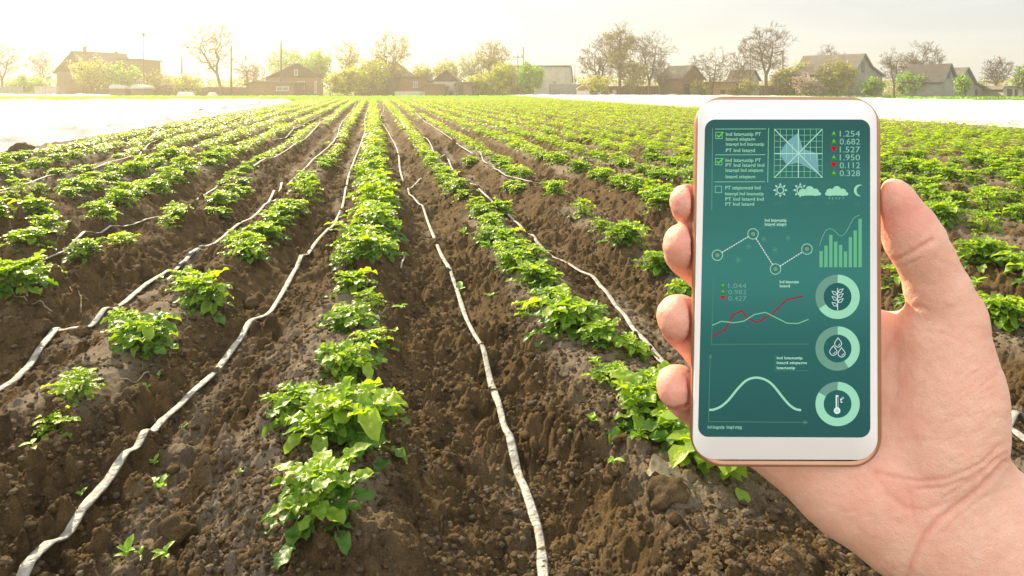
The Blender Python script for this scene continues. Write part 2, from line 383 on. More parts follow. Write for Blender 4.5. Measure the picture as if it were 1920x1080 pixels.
def plant_arrays(seed, nstem=5, R=.17, H=.17, detail=2, young=0.0):
    """returns leaf verts, faces, tint and a list of stem polylines; about 2R wide and H tall"""
    r = np.random.default_rng(seed); LV = []; LF = []; LT = []; stems = []; nb = 0; big_ = [.92, .8, .96, .74][seed % 4] if detail == 2 else .9
    def put(Ln, W, M3, p, tint, cup=None):
        nonlocal nb
        nl, nw = {2: (10, 6), 1: (3, 2), 0: (2, 2)}[detail]
        V, Fq = leaflet(Ln, W, nl, nw, r.uniform(.15, .8) if cup is None else cup, r.uniform(.05, .6), .26 if detail == 2 else 0, int(r.integers(1e6)))
        LV.append(V @ M3.T + p); LF.append(Fq + nb); nb += len(V); LT.append(np.full(len(V), tint))
    for s in range(nstem):
        az = 2 * math.pi * (s + r.uniform(-.3, .3)) / nstem + seed; lean = r.uniform(.15, .85)
        if s == 0: lean = .1
        hh = H * r.uniform(.55, 1.0) * (1 - .35 * lean); out = R * .62 * lean
        base = np.array([math.cos(az), math.sin(az), 0]) * .02
        top = np.array([math.cos(az) * out, math.sin(az) * out, hh])
        mid = (base + top) / 2 + np.array([0, 0, hh * .12])
        stems.append(([base + [0, 0, -.03], mid, top], .0035))
        nleaf = {2: 6, 1: 5, 0: 3}[detail]
        for k in range(nleaf):
            f = (k + .6) / nleaf; p = base * (1 - f) + top * f + np.array([0, 0, hh * .12 * math.sin(f * 3.1)])
            la = az + (k * 2.4 + r.uniform(-.5, .5)); ln = R * r.uniform(.42, .68) * (1.1 - .5 * f)
            el = r.uniform(-.15, .45) + .75 * f
            d = np.array([math.cos(la) * math.cos(el), math.sin(la) * math.cos(el), math.sin(el)])
            sag = np.array([0, 0, -.35 * ln])
            q = lambda t: p + d * ln * t + sag * t * t
            if detail: stems.append(([p, q(.5), q(1)], .0016))
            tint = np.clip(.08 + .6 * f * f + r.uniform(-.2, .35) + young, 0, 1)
            prs = {2: (.42, .68), 1: (.5,), 0: ()}[detail]
            for t in prs:
                for sg in (-1, 1):
                    a2 = la + sg * r.uniform(.8, 1.3); sz = R * r.uniform(.2, .34) * (.7 + .5 * t) * big_
                    put(sz, sz * r.uniform(.36, .48), rot(a2 - math.pi / 2, el * .5 + r.uniform(-.4, .4), r.uniform(-.5, .5)), q(t), tint)
            sz = R * r.uniform(.30, .50) * (1.0 if detail else 1.25) * big_
            put(sz, sz * r.uniform(.38, .5), rot(la - math.pi / 2, el * .6 - .25 + r.uniform(-.35, .35), r.uniform(-.4, .4)), q(.95), tint)
        for k in range({2: 5, 1: 3, 0: 2}[detail]):       # the young rosette at the tip
            a2 = az + k * 1.4 + r.uniform(-.3, .3); sz = R * r.uniform(.16, .28)
            put(sz, sz * .36, rot(a2 - math.pi / 2, r.uniform(.5, 1.2), 0), top, np.clip(.8 + r.uniform(-.2, .2), 0, 1), .7)
    return np.concatenate(LV), np.concatenate(LF), np.concatenate(LT), stems
def stem_mesh(name, stems, n=5):
    mb = MB()
    for pts, rd in stems: mb.tube(pts, [rd, rd, rd * .6], n)
    return mb
HI = []
for i in range(9):
    V, Fq, T, st = plant_arrays(100 + i * 7, nstem=[6, 5, 7, 5, 6, 4, 6, 5, 3][i], detail=2, young=[0, 0, .05, .1, 0, .3, 0, .1, .35][i])
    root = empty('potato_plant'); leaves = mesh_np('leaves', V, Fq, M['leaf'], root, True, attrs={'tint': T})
    stm = stem_mesh('stems', st).build('stems', M['stem'], root, True)
    HI.append((root, leaves, stm))
MID = []
for i in range(6):
    V, Fq, T, st = plant_arrays(400 + i * 13, nstem=5, detail=1)
    MID.append((V, Fq, T))
LO = []
for i in range(5):
    V, Fq, T, st = plant_arrays(700 + i * 17, nstem=5, detail=0)
    LO.append((V, Fq, T))
ORD = lambda n: '%d%s' % (n, 'th' if 10 <= n % 100 <= 20 else {1: 'st', 2: 'nd', 3: 'rd'}.get(n % 10, 'th'))
def ridge_name(c):
    k = c - C0
    if k == 0: return 'on the middle ridge'
    nm = ['', 'first', 'second', 'third', 'fourth', 'fifth', 'sixth', 'seventh', 'eighth', 'ninth', 'tenth']
    a = abs(k); w_ = nm[a] if a < len(nm) else ORD(a)
    return 'on the %s ridge %s of the middle one' % (w_, 'left' if k < 0 else 'right')
def to_px(p):
    q = np.asarray(p) - CAM; d = q @ FW
    return 960 + F * (q @ RT) / d, HY - F * q[2] / d, d
def hidden(px, py):
    return 1310 < px < 1640 and 190 < py < 850
used = {}
near = []   # (ridge index, x, y, width, variant)
HP = []
def byp(c, px, py, wd, var=None, off=.0):
    p = hit(px, py); near.append([c, p[0], p[1], wd, var])
for a in [(608, 985, .37, 1), (642, 832, .38, 2), (562, 788, .27, 0), (700, 800, .27, 3), (650, 705, .27, 4), (700, 655, .2, 7), (652, 612, .27, 0), (690, 580, .2, 5), (662, 548, .26, 2), (690, 505, .3, 6), (652, 500, .24, 1), (682, 468, .32, 3)]: byp(C0, *a)
for a in [(1345, 880, .36, 2), (1290, 850, .3, 4), (1228, 800, .36, 6), (1260, 760, .25, 0), (1150, 720, .20, 7), (1190, 770, .16, 5), (1130, 650, .26, 1), (1185, 668, .2, 3), (1072, 622, .34, 2), (1035, 572, .26, 0), (995, 590, .16, 8), (1010, 535, .30, 6), (962, 505, .26, 4), (1000, 490, .26, 1)]: byp(C0 + 1, *a)
for a in [(98, 820, .17, 8), (150, 752, .20, 5), (122, 738, .13, 8), (268, 652, .30, 0), (235, 620, .2, 3), (380, 572, .30, 2), (355, 545, .22, 6), (465, 482, .28, 4), (500, 452, .3, 1)]: byp(C0 - 1, *a)
for a in [(30, 560, .34, 6), (75, 530, .26, 3), (160, 500, .26, 1), (235, 462, .2, 8), (325, 412, .28, 5)]: byp(C0 - 2, *a)
for a in [(1092, 408, .26, 5), (1130, 432, .2, 7), (1172, 470, .30, 2), (1240, 508, .34, 0), (1290, 560, .24, 4)]: byp(C0 + 2, *a)
allp = list(near)
HOSE_PIX = [[(30, 1112), (60, 1080), (140, 990), (212, 905), (262, 855), (288, 818), (360, 742), (440, 655), (472, 608), (515, 572), (545, 520), (562, 497), (590, 465), (625, 425), (643, 385), (650, 350), (656, 325), (665, 300), (685, 250), (684, 228), (690, 205), (697, 190), (693, 184)],
 [(1022, 1110), (1018, 1070), (1011, 1000), (985, 925), (950, 830), (925, 740), (895, 650), (860, 560), (835, 500), (800, 412), (786, 385), (768, 366), (768, 356), (790, 335)],
 [(756, 343), (750, 318), (748, 300), (744, 280), (732, 256), (714, 225), (716, 213), (720, 205), (717, 194)],
 [(1330, 790), (1250, 692), (1180, 603), (1140, 553), (1110, 525), (1060, 492), (1010, 462), (985, 440), (955, 408), (905, 368), (875, 342), (850, 322), (838, 300), (818, 292), (800, 262), (770, 235), (752, 212), (742, 198)],
 [(1025, 352), (1000, 347), (972, 338), (935, 322), (922, 306), (908, 302), (899, 285)],
 [(889, 291), (852, 266), (820, 243), (798, 229), (782, 214), (770, 204), (762, 197)],
 [(-40, 742), (0, 724), (50, 688), (84, 645), (106, 616)],
 [(108, 614), (150, 614), (180, 602), (205, 585), (240, 560), (290, 525), (322, 506)],
 [(326, 509), (360, 482), (410, 450), (470, 412), (500, 385), (522, 362), (529, 348)],
 [(540, 345), (565, 325), (600, 291), (618, 275), (628, 262), (634, 250), (640, 235), (655, 215), (664, 200), (668, 193)],
 [(-30, 527), (0, 515), (55, 500), (100, 485), (180, 447), (240, 427), (298, 408)],
 [(368, 379), (400, 356), (480, 312), (520, 292), (562, 268), (590, 242), (612, 222), (640, 203), (652, 195)],
 [(-30, 366), (0, 357), (80, 335), (120, 323), (160, 318), (200, 305), (240, 298), (262, 293), (275, 279), (300, 268)],
 [(512, 262), (530, 262), (545, 251), (552, 238), (551, 246), (575, 232), (592, 221)],
 [(1858, 764), (1880, 784), (1905, 803), (1950, 836)],
 [(1888, 800), (1925, 802), (1960, 806)],
 [(760, 477), (752, 510)]]
HPX = np.concatenate([np.stack([np.interp(np.linspace(0, 1, 60), np.linspace(0, 1, len(h)), [p[k] for p in h]) for k in (0, 1)], -1) for h in HOSE_PIX])
startY = {C0: 4.45, C0 + 1: 4.3, C0 - 1: 4.75, C0 - 2: 5.4, C0 + 2: 6.6}
for c in range(1, len(CREST) - 1):
    y = startY.get(c, 1.3) + rng.uniform(0, .2); k = c - C0
    while y < FY1 - .5:
        x = crest_x(c, y) + rng.normal(0, .045); wd = rng.uniform(.30, .44) * (1.0 if k >= 0 else .92)
        if k == 0: wd *= 1.08
        gap = (.10 if k in (0, 1) else .14 if k > 1 else .2)
        if k >= 3: wd *= .92; gap = .09
        if k <= -2: gap = .20 if y < 7 else .10; wd *= .95
        sp = .27 if k >= 0 else .29
        if rng.random() > gap:
            z_ = float(hbase(x, y)); px_, py_, d_ = to_px((x, y, z_))
            if 2.5 < d_ < 30:
                for it_ in range(2):
                    hw_ = wd / 2 / d_ * F * .85; m_ = (HPX[:, 1] > py_ - .13 / d_ * F) & (HPX[:, 1] < py_ + 4) & (np.abs(HPX[:, 0] - px_) < hw_)
                    if m_.any():
                        hx = HPX[m_, 0].mean(); mv = (hw_ - abs(px_ - hx)) * d_ / F; sg = 1 if px_ > hx else -1
                        if it_ == 0: x += sg * min(mv, .13); px_ += sg * min(mv, .13) / d_ * F
                        else: wd *= .72
            allp.append([c, x, y, wd, None])
        y += sp * rng.uniform(.75, 1.3)
inf = []; out = []
for a in allp:
    z = float(hbase(a[1], a[2])); px, py, d = to_px((a[1], a[2], z + .05))
    if d > .9 and -90 < px < 2010 and py < 1130 and not hidden(px, py): inf.append((d, px, py, z, a))
    elif d > .3: out.append((d, px, py, z, a))
inf.sort(key=lambda t: t[0])
NI = 288
indiv, rest = inf[:NI], inf[NI:] + out
count = {}; firsts = [True] * len(HI)
for d, px, py, z, (c, x, y, wd, var) in sorted(indiv, key=lambda t: t[0]):
    count[c] = count.get(c, 0) + 1
    v = int(rng.integers(0, 8)) if var is None else var
    src = HI[v]
    if firsts[v]: root, lv, st_ = src; firsts[v] = False
    else:
        root = src[0].copy(); COL.objects.link(root)
        lv = src[1].copy(); COL.objects.link(lv); lv.parent = root
        st_ = src[2].copy(); COL.objects.link(st_); st_.parent = root
    s = wd / .36
    root.location = (x, y, max(h1(x, y), z) - .008); root.rotation_euler = (rng.uniform(-.12, .12), rng.uniform(-.12, .12), rng.uniform(0, 6.28))
    s *= 1.2 if d > 2.4 else 1.06; root.scale = (s, s, s * rng.uniform(.66, .90))
    size = 'pale' if v in (5, 8) else 'small' if wd < .25 else 'wide' if wd > .39 else 'bushy' if v % 2 else 'spreading'
    tag(root, '%s potato plant, %s from the front %s' % (size, ORD(count[c]), ridge_name(c)), 'potato plant', 'potato plants along the ridges')
for i, f_ in enumerate(firsts):
    if f_:
        for o in HI[i]: bpy.data.objects.remove(o)
VS = []; FS = []; TS = []; nb = 0
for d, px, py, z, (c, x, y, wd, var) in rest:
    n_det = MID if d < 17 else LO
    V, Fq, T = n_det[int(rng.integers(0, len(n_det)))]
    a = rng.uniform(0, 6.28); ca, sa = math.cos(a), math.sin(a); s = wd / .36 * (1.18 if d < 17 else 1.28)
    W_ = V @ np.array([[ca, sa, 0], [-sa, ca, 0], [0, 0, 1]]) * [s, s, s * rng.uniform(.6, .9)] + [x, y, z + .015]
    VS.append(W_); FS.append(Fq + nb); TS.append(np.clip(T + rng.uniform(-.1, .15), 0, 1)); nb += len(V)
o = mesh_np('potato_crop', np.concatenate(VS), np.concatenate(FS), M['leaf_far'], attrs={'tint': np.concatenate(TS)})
tag(o, 'rows of potato plants running together towards the houses', 'potato crop', kind='stuff')

# ------------------------------------------------------------------ drip hoses
def catmull(pts, n=8):
    pts = np.asarray(pts, float); Q = [pts[0] * 2 - pts[1]] + list(pts) + [pts[-1] * 2 - pts[-2]]; out = []
    for i in range(1, len(Q) - 2):
        for k in range(n):
            t = k / n; a, b, c, d = Q[i - 1], Q[i], Q[i + 1], Q[i + 2]
            out.append(.5 * (2 * b + (c - a) * t + (2 * a - 5 * b + 4 * c - d) * t * t + (3 * b - a - 3 * c + d) * t ** 3))
    out.append(Q[-2]); return np.array(out)
def hose(pix, label, wd=.026, lift=.03, sm=True, parent=None, name='drip_hose', mat=None, fl=.30):
    pts = np.array([hit(px, py, .03) for px, py in pix])
    q = catmull(pts, 7) if sm else pts
    z = hbase(q[:, 0], q[:, 1]); px0_ = pix[0][0]
    hh = np.array([max(h1(x, y), h1(x + .012, y), h1(x - .012, y)) for x, y in q[:, :2]])
    hm = np.pad(hh, 2, 'edge'); hm = np.maximum(hm[1:-1], np.maximum(hm[:-2], hm[2:])); z = np.maximum(z + .010, np.convolve(hm, np.ones(3) / 3, 'valid')) + .007
    q[:, 2] = z
    n = len(q); r = wd / 2 * (.80 + .32 * vnoise(np.arange(n) * .23 + px0_, np.zeros(n), 3) + rng.uniform(-.07, .07, n)) * (1 - .12 * sstep(4, 12, q[:, 1]))
    mb = MB(); mb.tube(q, r, 8, 0, fl)
    o = mb.build(name, mat or M['hose'], parent, True)
    if parent is None: tag(o, label, 'drip hose', 'white drip hoses in the furrows')
    return o, q
hose(HOSE_PIX[0], 'long wrinkled hose running from the bottom left corner left of the middle ridge', .032)
hose(HOSE_PIX[1], 'white hose in the furrow right of the middle ridge, hooked at its far end', .027)
hose(HOSE_PIX[2], 'far white hose ending where the hooked hose of the same furrow begins', .03)
hose(HOSE_PIX[3], 'white hose emerging from behind the lowest finger and climbing past the leafy ridge', .03)
hose(HOSE_PIX[4], 'short white hose with an upturned end beyond the second furrow on the right', .03)
hose(HOSE_PIX[5], 'far hose slanting to the vanishing rows right of the middle', .034)
hose(HOSE_PIX[6], 'flat white hose piece kinked at its upper end at the left edge', .036)
o5, _ = hose(HOSE_PIX[7], 'thick white hose piece between the kinked end and the dark joint', .036)
o6, q6 = hose(HOSE_PIX[8], 'white hose with a dark clamp joint leading up the left furrow', .032)
for t0, t1, rr in ((2, 4, .019), (6, 7, .020), (9, 10, .020)):
    mbj = MB(); mbj.tube(q6[t0:t1 + 1], rr, 10, 0, .7); mbj.build('joint', M['joint'], o6, True)
hose(HOSE_PIX[9], 'far winding hose left of the long wrinkled one', .034)
hose(HOSE_PIX[10], 'thin grey white hose crossing the ridges at the left edge', .026)
hose(HOSE_PIX[11], 'straight far hose in the third furrow left of the middle', .034)
hose(HOSE_PIX[12], 'thin hose near the white cover with a bent right end', .03)
hose(HOSE_PIX[13], 'small stub of hose far away on the left ridges', .04)
hose([(430, 198), (480, 196), (540, 195), (600, 194), (650, 193), (700, 192)], 'pale supply hose laid across the far ends of the rows', .06)
hose(HOSE_PIX[14], 'short white hose piece right of the wrist', .03)
hose(HOSE_PIX[15], 'bright flattened hose end lying under the wrist hose at the right edge', .02)
hose(HOSE_PIX[16], 'tiny broken hose scrap beside the middle ridge', .012)

# ------------------------------------------------------------------ loose clods of earth, weed seedlings, dry bits
def ico():
    t = (1 + 5 ** .5) / 2
    V = np.array([(-1, t, 0), (1, t, 0), (-1, -t, 0), (1, -t, 0), (0, -1, t), (0, 1, t), (0, -1, -t), (0, 1, -t), (t, 0, -1), (t, 0, 1), (-t, 0, -1), (-t, 0, 1)], float)
    V /= np.linalg.norm(V[0])
    Fc = [(0, 11, 5), (0, 5, 1), (0, 1, 7), (0, 7, 10), (0, 10, 11), (1, 5, 9), (5, 11, 4), (11, 10, 2), (10, 7, 6), (7, 1, 8), (3, 9, 4), (3, 4, 2), (3, 2, 6), (3, 6, 8), (3, 8, 9), (4, 9, 5), (2, 4, 11), (6, 2, 10), (8, 6, 7), (9, 8, 1)]
    def sub(V, Fc):
        V = list(map(tuple, V)); c = {}; o = []
        def m(a, b):
            k = (min(a, b), max(a, b))
            if k not in c:
                p = (np.array(V[a]) + np.array(V[b])) / 2; p /= np.linalg.norm(p); c[k] = len(V); V.append(tuple(p))
            return c[k]
        for a, b, d in Fc:
            x, y, z = m(a, b), m(b, d), m(d, a); o += [(a, x, z), (b, y, x), (d, z, y), (x, y, z)]
        return np.array(V), o
    return V, Fc, sub
V0, F0, sub = ico()
def crumb_grit():
    r = np.random.default_rng(77); n = 66000
    d = 1.35 * np.exp(r.random(n) ** 1.25 * math.log(11 / 1.35)); a = TH + np.radians(r.uniform(-40, 40, n)); x = d * np.sin(a); y = d * np.cos(a)
    clump = fbm(x * 5, y * 5, 3, 55); ok = (x > FX0) & (r.random(n) < .15 + 1.3 * sstep(.38, .62, clump)); x, y, d = x[ok], y[ok], d[ok]; n = len(x)
    z = hground(x, y, d); s = (.0028 + .0075 * r.random(n) ** 2.5) * (1 + d * .10)
    V = V0[None] * (1 + .45 * (r.random((n, 12, 1)) - .5)) * s[:, None, None] * np.stack([r.uniform(.8, 1.3, n), r.uniform(.8, 1.3, n), r.uniform(.6, .95, n)], -1)[:, None]
    th = r.uniform(0, 6.28, n); c, s2 = np.cos(th)[:, None], np.sin(th)[:, None]; X = V[..., 0] * c - V[..., 1] * s2; Y = V[..., 0] * s2 + V[..., 1] * c
    V = np.stack([X + x[:, None], Y + y[:, None], V[..., 2] + z[:, None] + s[:, None] * .3], -1).reshape(-1, 3)
    Fg = (np.array(F0)[None] + 12 * np.arange(n)[:, None, None]).reshape(-1, 3)
    dr = np.repeat(r.random(n) ** 3 * .7, 12)
    tag(mesh_np('soil_grit', V, Fg, M['soil'], smooth=False, attrs={'dry': dr, 'grass': dr * 0}), 'fine angular crumbs of dry earth on the ridges and furrows', 'soil grit', kind='stuff')
crumb_grit(); V1, F1 = sub(V0, F0); V2, F2 = sub(V1, F1); V3, F3 = sub(V2, F2)
def lump(V, s, seed):
    n = vnoise(V[:, 0] * 1.7 + seed, V[:, 1] * 1.7 + V[:, 2] * 1.3, seed) + .5 * vnoise(V[:, 0] * 4 - V[:, 2] * 3, V[:, 1] * 4 + seed, seed + 5)
    return V * (.62 + .55 * n)[:, None] * s
VS = []; FS = []; nb = 0; Fa = np.array(F1)
lv_ = [lump(V1, 1, 50 + i) for i in range(14)]
n_cl = 7000
dd = 1.35 * np.exp(rng.random(n_cl) * math.log(16 / 1.35)); aa = TH + np.radians(rng.uniform(-40, 40, n_cl))
cx = dd * np.sin(aa); cy = dd * np.cos(aa); hz = hground(cx, cy, dd); uu, _ = ridge(cx, cy)
keep = (rng.random(n_cl) < (.25 + .9 * sstep(.35, .65, fbm(cx * 1.9, cy * 1.9, 3, 77)))) & (cx > FX0) & (cx < FX1)
for x, y, z, d in zip(cx[keep], cy[keep], hz[keep], dd[keep]):
    s = (.0035 + .013 * rng.random() ** 4.0) * (1 + d * .07)
    W_ = lv_[int(rng.integers(14))] * [s, s * rng.uniform(.7, 1.2), s * rng.uniform(.6, .9)]
    a = rng.uniform(0, 6.28); ca, sa = math.cos(a), math.sin(a)
    VS.append(W_ @ np.array([[ca, sa, 0], [-sa, ca, 0], [0, 0, 1]]) + [x, y, z + s * .25]); FS.append(Fa + nb); nb += len(V1)
o = mesh_np('soil_crumbs', np.concatenate(VS), np.concatenate(FS), M['soil'], attrs={'dry': np.zeros(nb), 'grass': np.zeros(nb)})
tag(o, 'loose brown crumbs of earth scattered in the furrows', 'soil crumbs', kind='stuff')
for i, (px, py, s, lab) in enumerate([
        (1000, 432, .052, 'round brown clod beside the hose right of the leafy ridge'), (1030, 447, .055, 'dark clod next to the round one right of the leafy ridge'),
        (70, 622, .055, 'large rounded clod at the left edge above the kinked hose'), (155, 628, .035, 'small clod under the kinked hose'),
        (195, 466, .045, 'clod resting beside the thin grey hose at left'), (40, 291, .22, 'large lump of earth holding down the edge of the white cover'),
        (375, 452, .045, 'clod in the furrow below the leftmost long hose'), (470, 575, .04, 'clod standing beside the long wrinkled hose'),
        (330, 1015, .05, 'broad clod in the furrow at the bottom'), (1250, 935, .05, 'dark clod below the phone in front of the ridge'),
        (255, 520, .04, 'clod just above the thick hose piece'), (205, 548, .036, 'clod left of the thick hose piece')]):
    p = hit(px, py); W_ = lump(V3, s, 900 + i) * [1, .9, .75]
    o = mesh_np('soil_clod', W_, np.array(F3), M['soil'], loc=(p[0], p[1], h1(p[0], p[1]) + s * .25), attrs={'dry': np.full(len(V3), .1), 'grass': np.zeros(len(V3))})
    tag(o, lab, 'clod', 'large clods of earth')
def seedling(seed, s):
    r = np.random.default_rng(seed); LV = []; LF = []; nb = 0; st = []
    for k in range(int(r.integers(3, 7))):
        a = k * 1.9 + r.uniform(-.4, .4); el = r.uniform(.2, 1.0); ln = s * r.uniform(.7, 1.2)
        V, Fq = leaflet(ln, ln * .32, 4, 2, .5, .3, 0, k)
        b_ = np.array([0, 0, s * r.uniform(.1, .6)])
        LV.append(V @ rot(a, el, 0).T + b_); LF.append(Fq + nb); nb += len(V)
    return np.concatenate(LV), np.concatenate(LF)
sp = [(345, 808, 'between the long hose and the lower left ridge'), (288, 915, 'pale, beside the middle of the long wrinkled hose'), (302, 918, 'twin of the pale one beside the long hose'), (152, 950, 'alone left of the long hose near the bottom'),
      (290, 872, 'touching the long wrinkled hose'), (236, 1058, 'at the bottom edge left of centre furrow'), (262, 1062, 'at the bottom edge, right one of a pair'), (310, 1074, 'cut by the bottom edge'), (270, 742, 'thin and arched below the bushy left plant'),
      (296, 722, 'long and bent beside the bushy left plant'), (1200, 845, 'pale, left of the dry leaf'), (1150, 888, 'tiny, below the dry leaf'), (1065, 830, 'small, on the right ridge flank'), (1110, 820, 'spreading, on the right ridge flank'),
      (862, 552, 'pale, on the flank right of the hooked hose'), (918, 565, 'tiny, on the flank of the leafy ridge'), (870, 452, 'pale, high on the furrow flank'), (915, 470, 'pale yellow, on the grey ridge flank'), (412, 590, 'yellow, right of the bushy left plant'),
      (740, 650, 'on the shaded flank of the middle ridge'), (752, 620, 'drooping on the shaded flank of the middle ridge'), (300, 535, 'small, above the bushy left plant'), (1165, 812, 'tiny, under the leafy ridge'), (60, 880, 'faint, at the far left bottom'),
      (448, 915, 'tiny, on the grey crust of the middle ridge'), (1420, 385, 'hidden'), (1700, 575, 'broad and bright beside the thumb'), (1745, 470, 'pale, right of the thumb'), (1790, 490, 'thin, in the bare furrow right of the thumb'), (1830, 560, 'tiny, right of the thumb base')]
for i, (px, py, lab) in enumerate(sp):
    if lab == 'hidden': continue
    V, Fq = seedling(i, (.020 + .010 * ((i * 7) % 3)) * (1 if py > 600 else 1.7))
    p = hit(px, py)
    o = mesh_np('weed_seedling', V, Fq, M['weed'], loc=(p[0], p[1], h1(p[0], p[1])), attrs={'tint': np.full(len(V), .3 + .5 * ((i * 5) % 3) / 2)})
    tag(o, 'weed seedling, ' + lab, 'seedling', 'weed seedlings on the soil')
def dryleaf(px, py, s, lab, seed):
    p = hit(px, py); V, Fq = leaflet(s, s * .36, 12, 8, .9, .2, .35, seed)
    V = V @ rot(seed * 1.3, .25, .4).T
    tag(mesh_np('dry_leaf', V, Fq, M['dry'], loc=(p[0], p[1], h1(p[0], p[1]) + .018)), lab, 'dry leaf')
dryleaf(1212, 900, .105, 'withered folded leaf lying below the leafy ridge near the phone', 3)
dryleaf(1078, 418, .16, 'pale withered leaf under the small plant on the second right ridge', 5)
dryleaf(860, 348, .16, 'pale dry scrap on the far side of the leafy ridge', 8)
for i, (pix, lab) in enumerate([([(2, 568), (45, 567), (75, 580), (98, 597)], 'dead bent stalk at the left edge between two plants'), ([(130, 545), (150, 570), (152, 600)], 'dead stalk right of the bent one at left'),
        ([(225, 715), (262, 717), (300, 712)], 'straw lying below the bushy left plant'), ([(275, 745), (292, 782)], 'short straw leaning over the furrow clods')]):
    q = np.array([hit(*p) for p in pix]); q = catmull(q, 5) if len(q) > 2 else q
    q[:, 2] = [h1(x, y) + .012 for x, y in q[:, :2]]
    mb = MB(); mb.tube(q, .003, 6); tag(mb.build('dry_stalk', M['dry'], None, True), lab, 'dry stalk')

# ------------------------------------------------------------------ white fleece covers
def cover(corners, label, hgt=.3, ns=220, nt_=220, seed=0, rip=.1, pw=1.0):
    A, B, C, D = [np.asarray(c, float)[:2] for c in corners]
    s = np.linspace(0, 1, ns); t = np.linspace(0, 1, nt_) ** pw; S, T = np.meshgrid(s, t, indexing='ij')
    q = ((1 - S)[..., None] * (1 - T)[..., None] * A + S[..., None] * (1 - T)[..., None] * B + S[..., None] * T[..., None] * C + (1 - S)[..., None] * T[..., None] * D)
    X, Y = q[..., 0], q[..., 1]
    w0 = np.linalg.norm(B - A); w1 = np.linalg.norm(D - A)
    e = np.minimum(np.minimum(S, 1 - S) * w0, np.minimum(T, 1 - T) * w1)
    X = X + .25 * (fbm(X * .8, Y * .8, 3, seed) - .5) * (e < .5); Y = Y + .25 * (fbm(X * .8 + 30, Y * .8, 3, seed) - .5) * (e < .5)
    Z = -.10 + hgt * sstep(0, .6, e) * (.55 + .6 * fbm(X * .35, Y * .12, 3, seed + 2))
    Z += rip * sstep(0, .4, e) * (np.abs(fbm(X * .9, Y * .45 + X * .2, 4, seed + 4) - .5) * 3.4 - .45) + .05 * sstep(0, .3, e) * (fbm(X * 3.2, Y * 1.1, 3, seed + 6) - .5) * 2
    Z = np.where(e <= 0, -.16, Z)
    I = np.arange(ns * nt_).reshape(ns, nt_)
    Fq = np.stack([I[:-1, :-1], I[1:, :-1], I[1:, 1:], I[:-1, 1:]], -1).reshape(-1, 4)
    tag(mesh_np('row_cover', np.stack([X, Y, Z], -1).reshape(-1, 3), Fq, M['fleece']), label, 'row cover', 'white fleece covers over the crops')
cover([(-6.5, 3), (-6.9, 63), (-46, 63), (-40, 3)], 'wide wrinkled white fleece cover left of the potato field', ns=420, nt_=300, seed=3, rip=.14, pw=1.6)
g = lambda px, py: flat(px, py, -.1)[:2]
cover([(17.9, 3), (18.3, 96), g(1300, 181.2), (52, 8)], 'long white fleece cover right of the potato field behind the phone', ns=420, nt_=260, seed=9, rip=.12, pw=1.4)
cover([P(-60, 180, 84)[:2], P(213, 180, 84)[:2], P(213, 180, 91)[:2], P(-60, 180, 91)[:2]], 'narrow strip of white fleece beyond the grass at far left', ns=90, nt_=40, seed=12, hgt=.4)
cover([P(328, 180, 86)[:2], P(368, 180, 86)[:2], P(368, 180, 92)[:2], P(328, 180, 92)[:2]], 'small heap of white fleece beyond the grass, left of the next heap', ns=40, nt_=30, seed=14, hgt=.8)
cover([P(386, 180, 88)[:2], P(412, 180, 88)[:2], P(412, 180, 93)[:2], P(386, 180, 93)[:2]], 'small heap of white fleece before the big bare tree', ns=40, nt_=30, seed=15, hgt=.8)

# grass along the far edges of the field
def grass_tufts():
    n = 26000; r = np.random.default_rng(5)
    px = r.uniform(-120, 2050, n); d = r.uniform(64, 92, n)
    pos = CAM[None] + FW[None] * d[:, None] + RT[None] * ((px - 960) / F * d)[:, None]
    x, y = pos[:, 0], pos[:, 1]
    ok = (y > FY1 + .2) & ~((x > 17.8) & (x < 60) & (y < 97) & (d < 82)) 
    x, y = x[ok], y[ok]; n = len(x); z = hground(x, y, np.full(n, 100.)) 
    a = r.uniform(0, 6.28, n); h_ = r.uniform(.10, .30, n); w_ = r.uniform(.05, .16, n)
    dx = np.cos(a) * w_; dy = np.sin(a) * w_
    V = np.stack([np.stack([x - dx, y - dy, z - .02], -1), np.stack([x + dx, y + dy, z - .02], -1), np.stack([x + dx * 1.2 + dy * .3, y + dy * 1.2, z + h_], -1), np.stack([x - dx * .6, y - dy * .6 + .03, z + h_ * .8], -1)], 1).reshape(-1, 3)
    Fq = np.arange(4 * n).reshape(n, 4)
    tag(mesh_np('grass', V, Fq, M['weed'], attrs={'tint': np.repeat(r.random(n) * .8, 4)}), 'strip of bright grass between the field and the houses', 'grass', kind='stuff')
grass_tufts()
# ------------------------------------------------------------------ houses
GZ = -.14
WALLS = {'brick': simple('brown_brick', (.16, .105, .07), .9, noise=.3, scale=4), 'orange': simple('orange_brick', (.22, .135, .08), .9, noise=.25, scale=4),
         'grey': simple('grey_render', (.25, .25, .24), .9, noise=.2, scale=2), 'pale': simple('pale_render', (.50, .48, .42), .9, noise=.15, scale=2),
         'wood': simple('old_wood', (.19, .13, .08), .95, noise=.4, scale=5, stretch=(6, 1, 1)), 'darkwood': simple('dark_boards', (.085, .06, .045), .9, noise=.35, scale=4, stretch=(5, 1, 1)), 'ochre': simple('ochre_plaster', (.40, .25, .11), .9, noise=.2, scale=3),
         'concrete': simple('raw_concrete', (.42, .38, .34), .9, noise=.2, scale=2)}
ROOFS = {'brown': simple('brown_sheet_roof', (.12, .075, .05), .8, noise=.3, scale=2, stretch=(1, 8, 1)), 'grey': simple('grey_sheet_roof', (.22, .20, .18), .8, noise=.25, scale=2, stretch=(8, 1, 1)),
         'dark': simple('dark_sheet_roof', (.10, .085, .075), .8, noise=.3, scale=2), 'slate': simple('weathered_slate', (.17, .145, .115), .85, noise=.25, scale=2)}
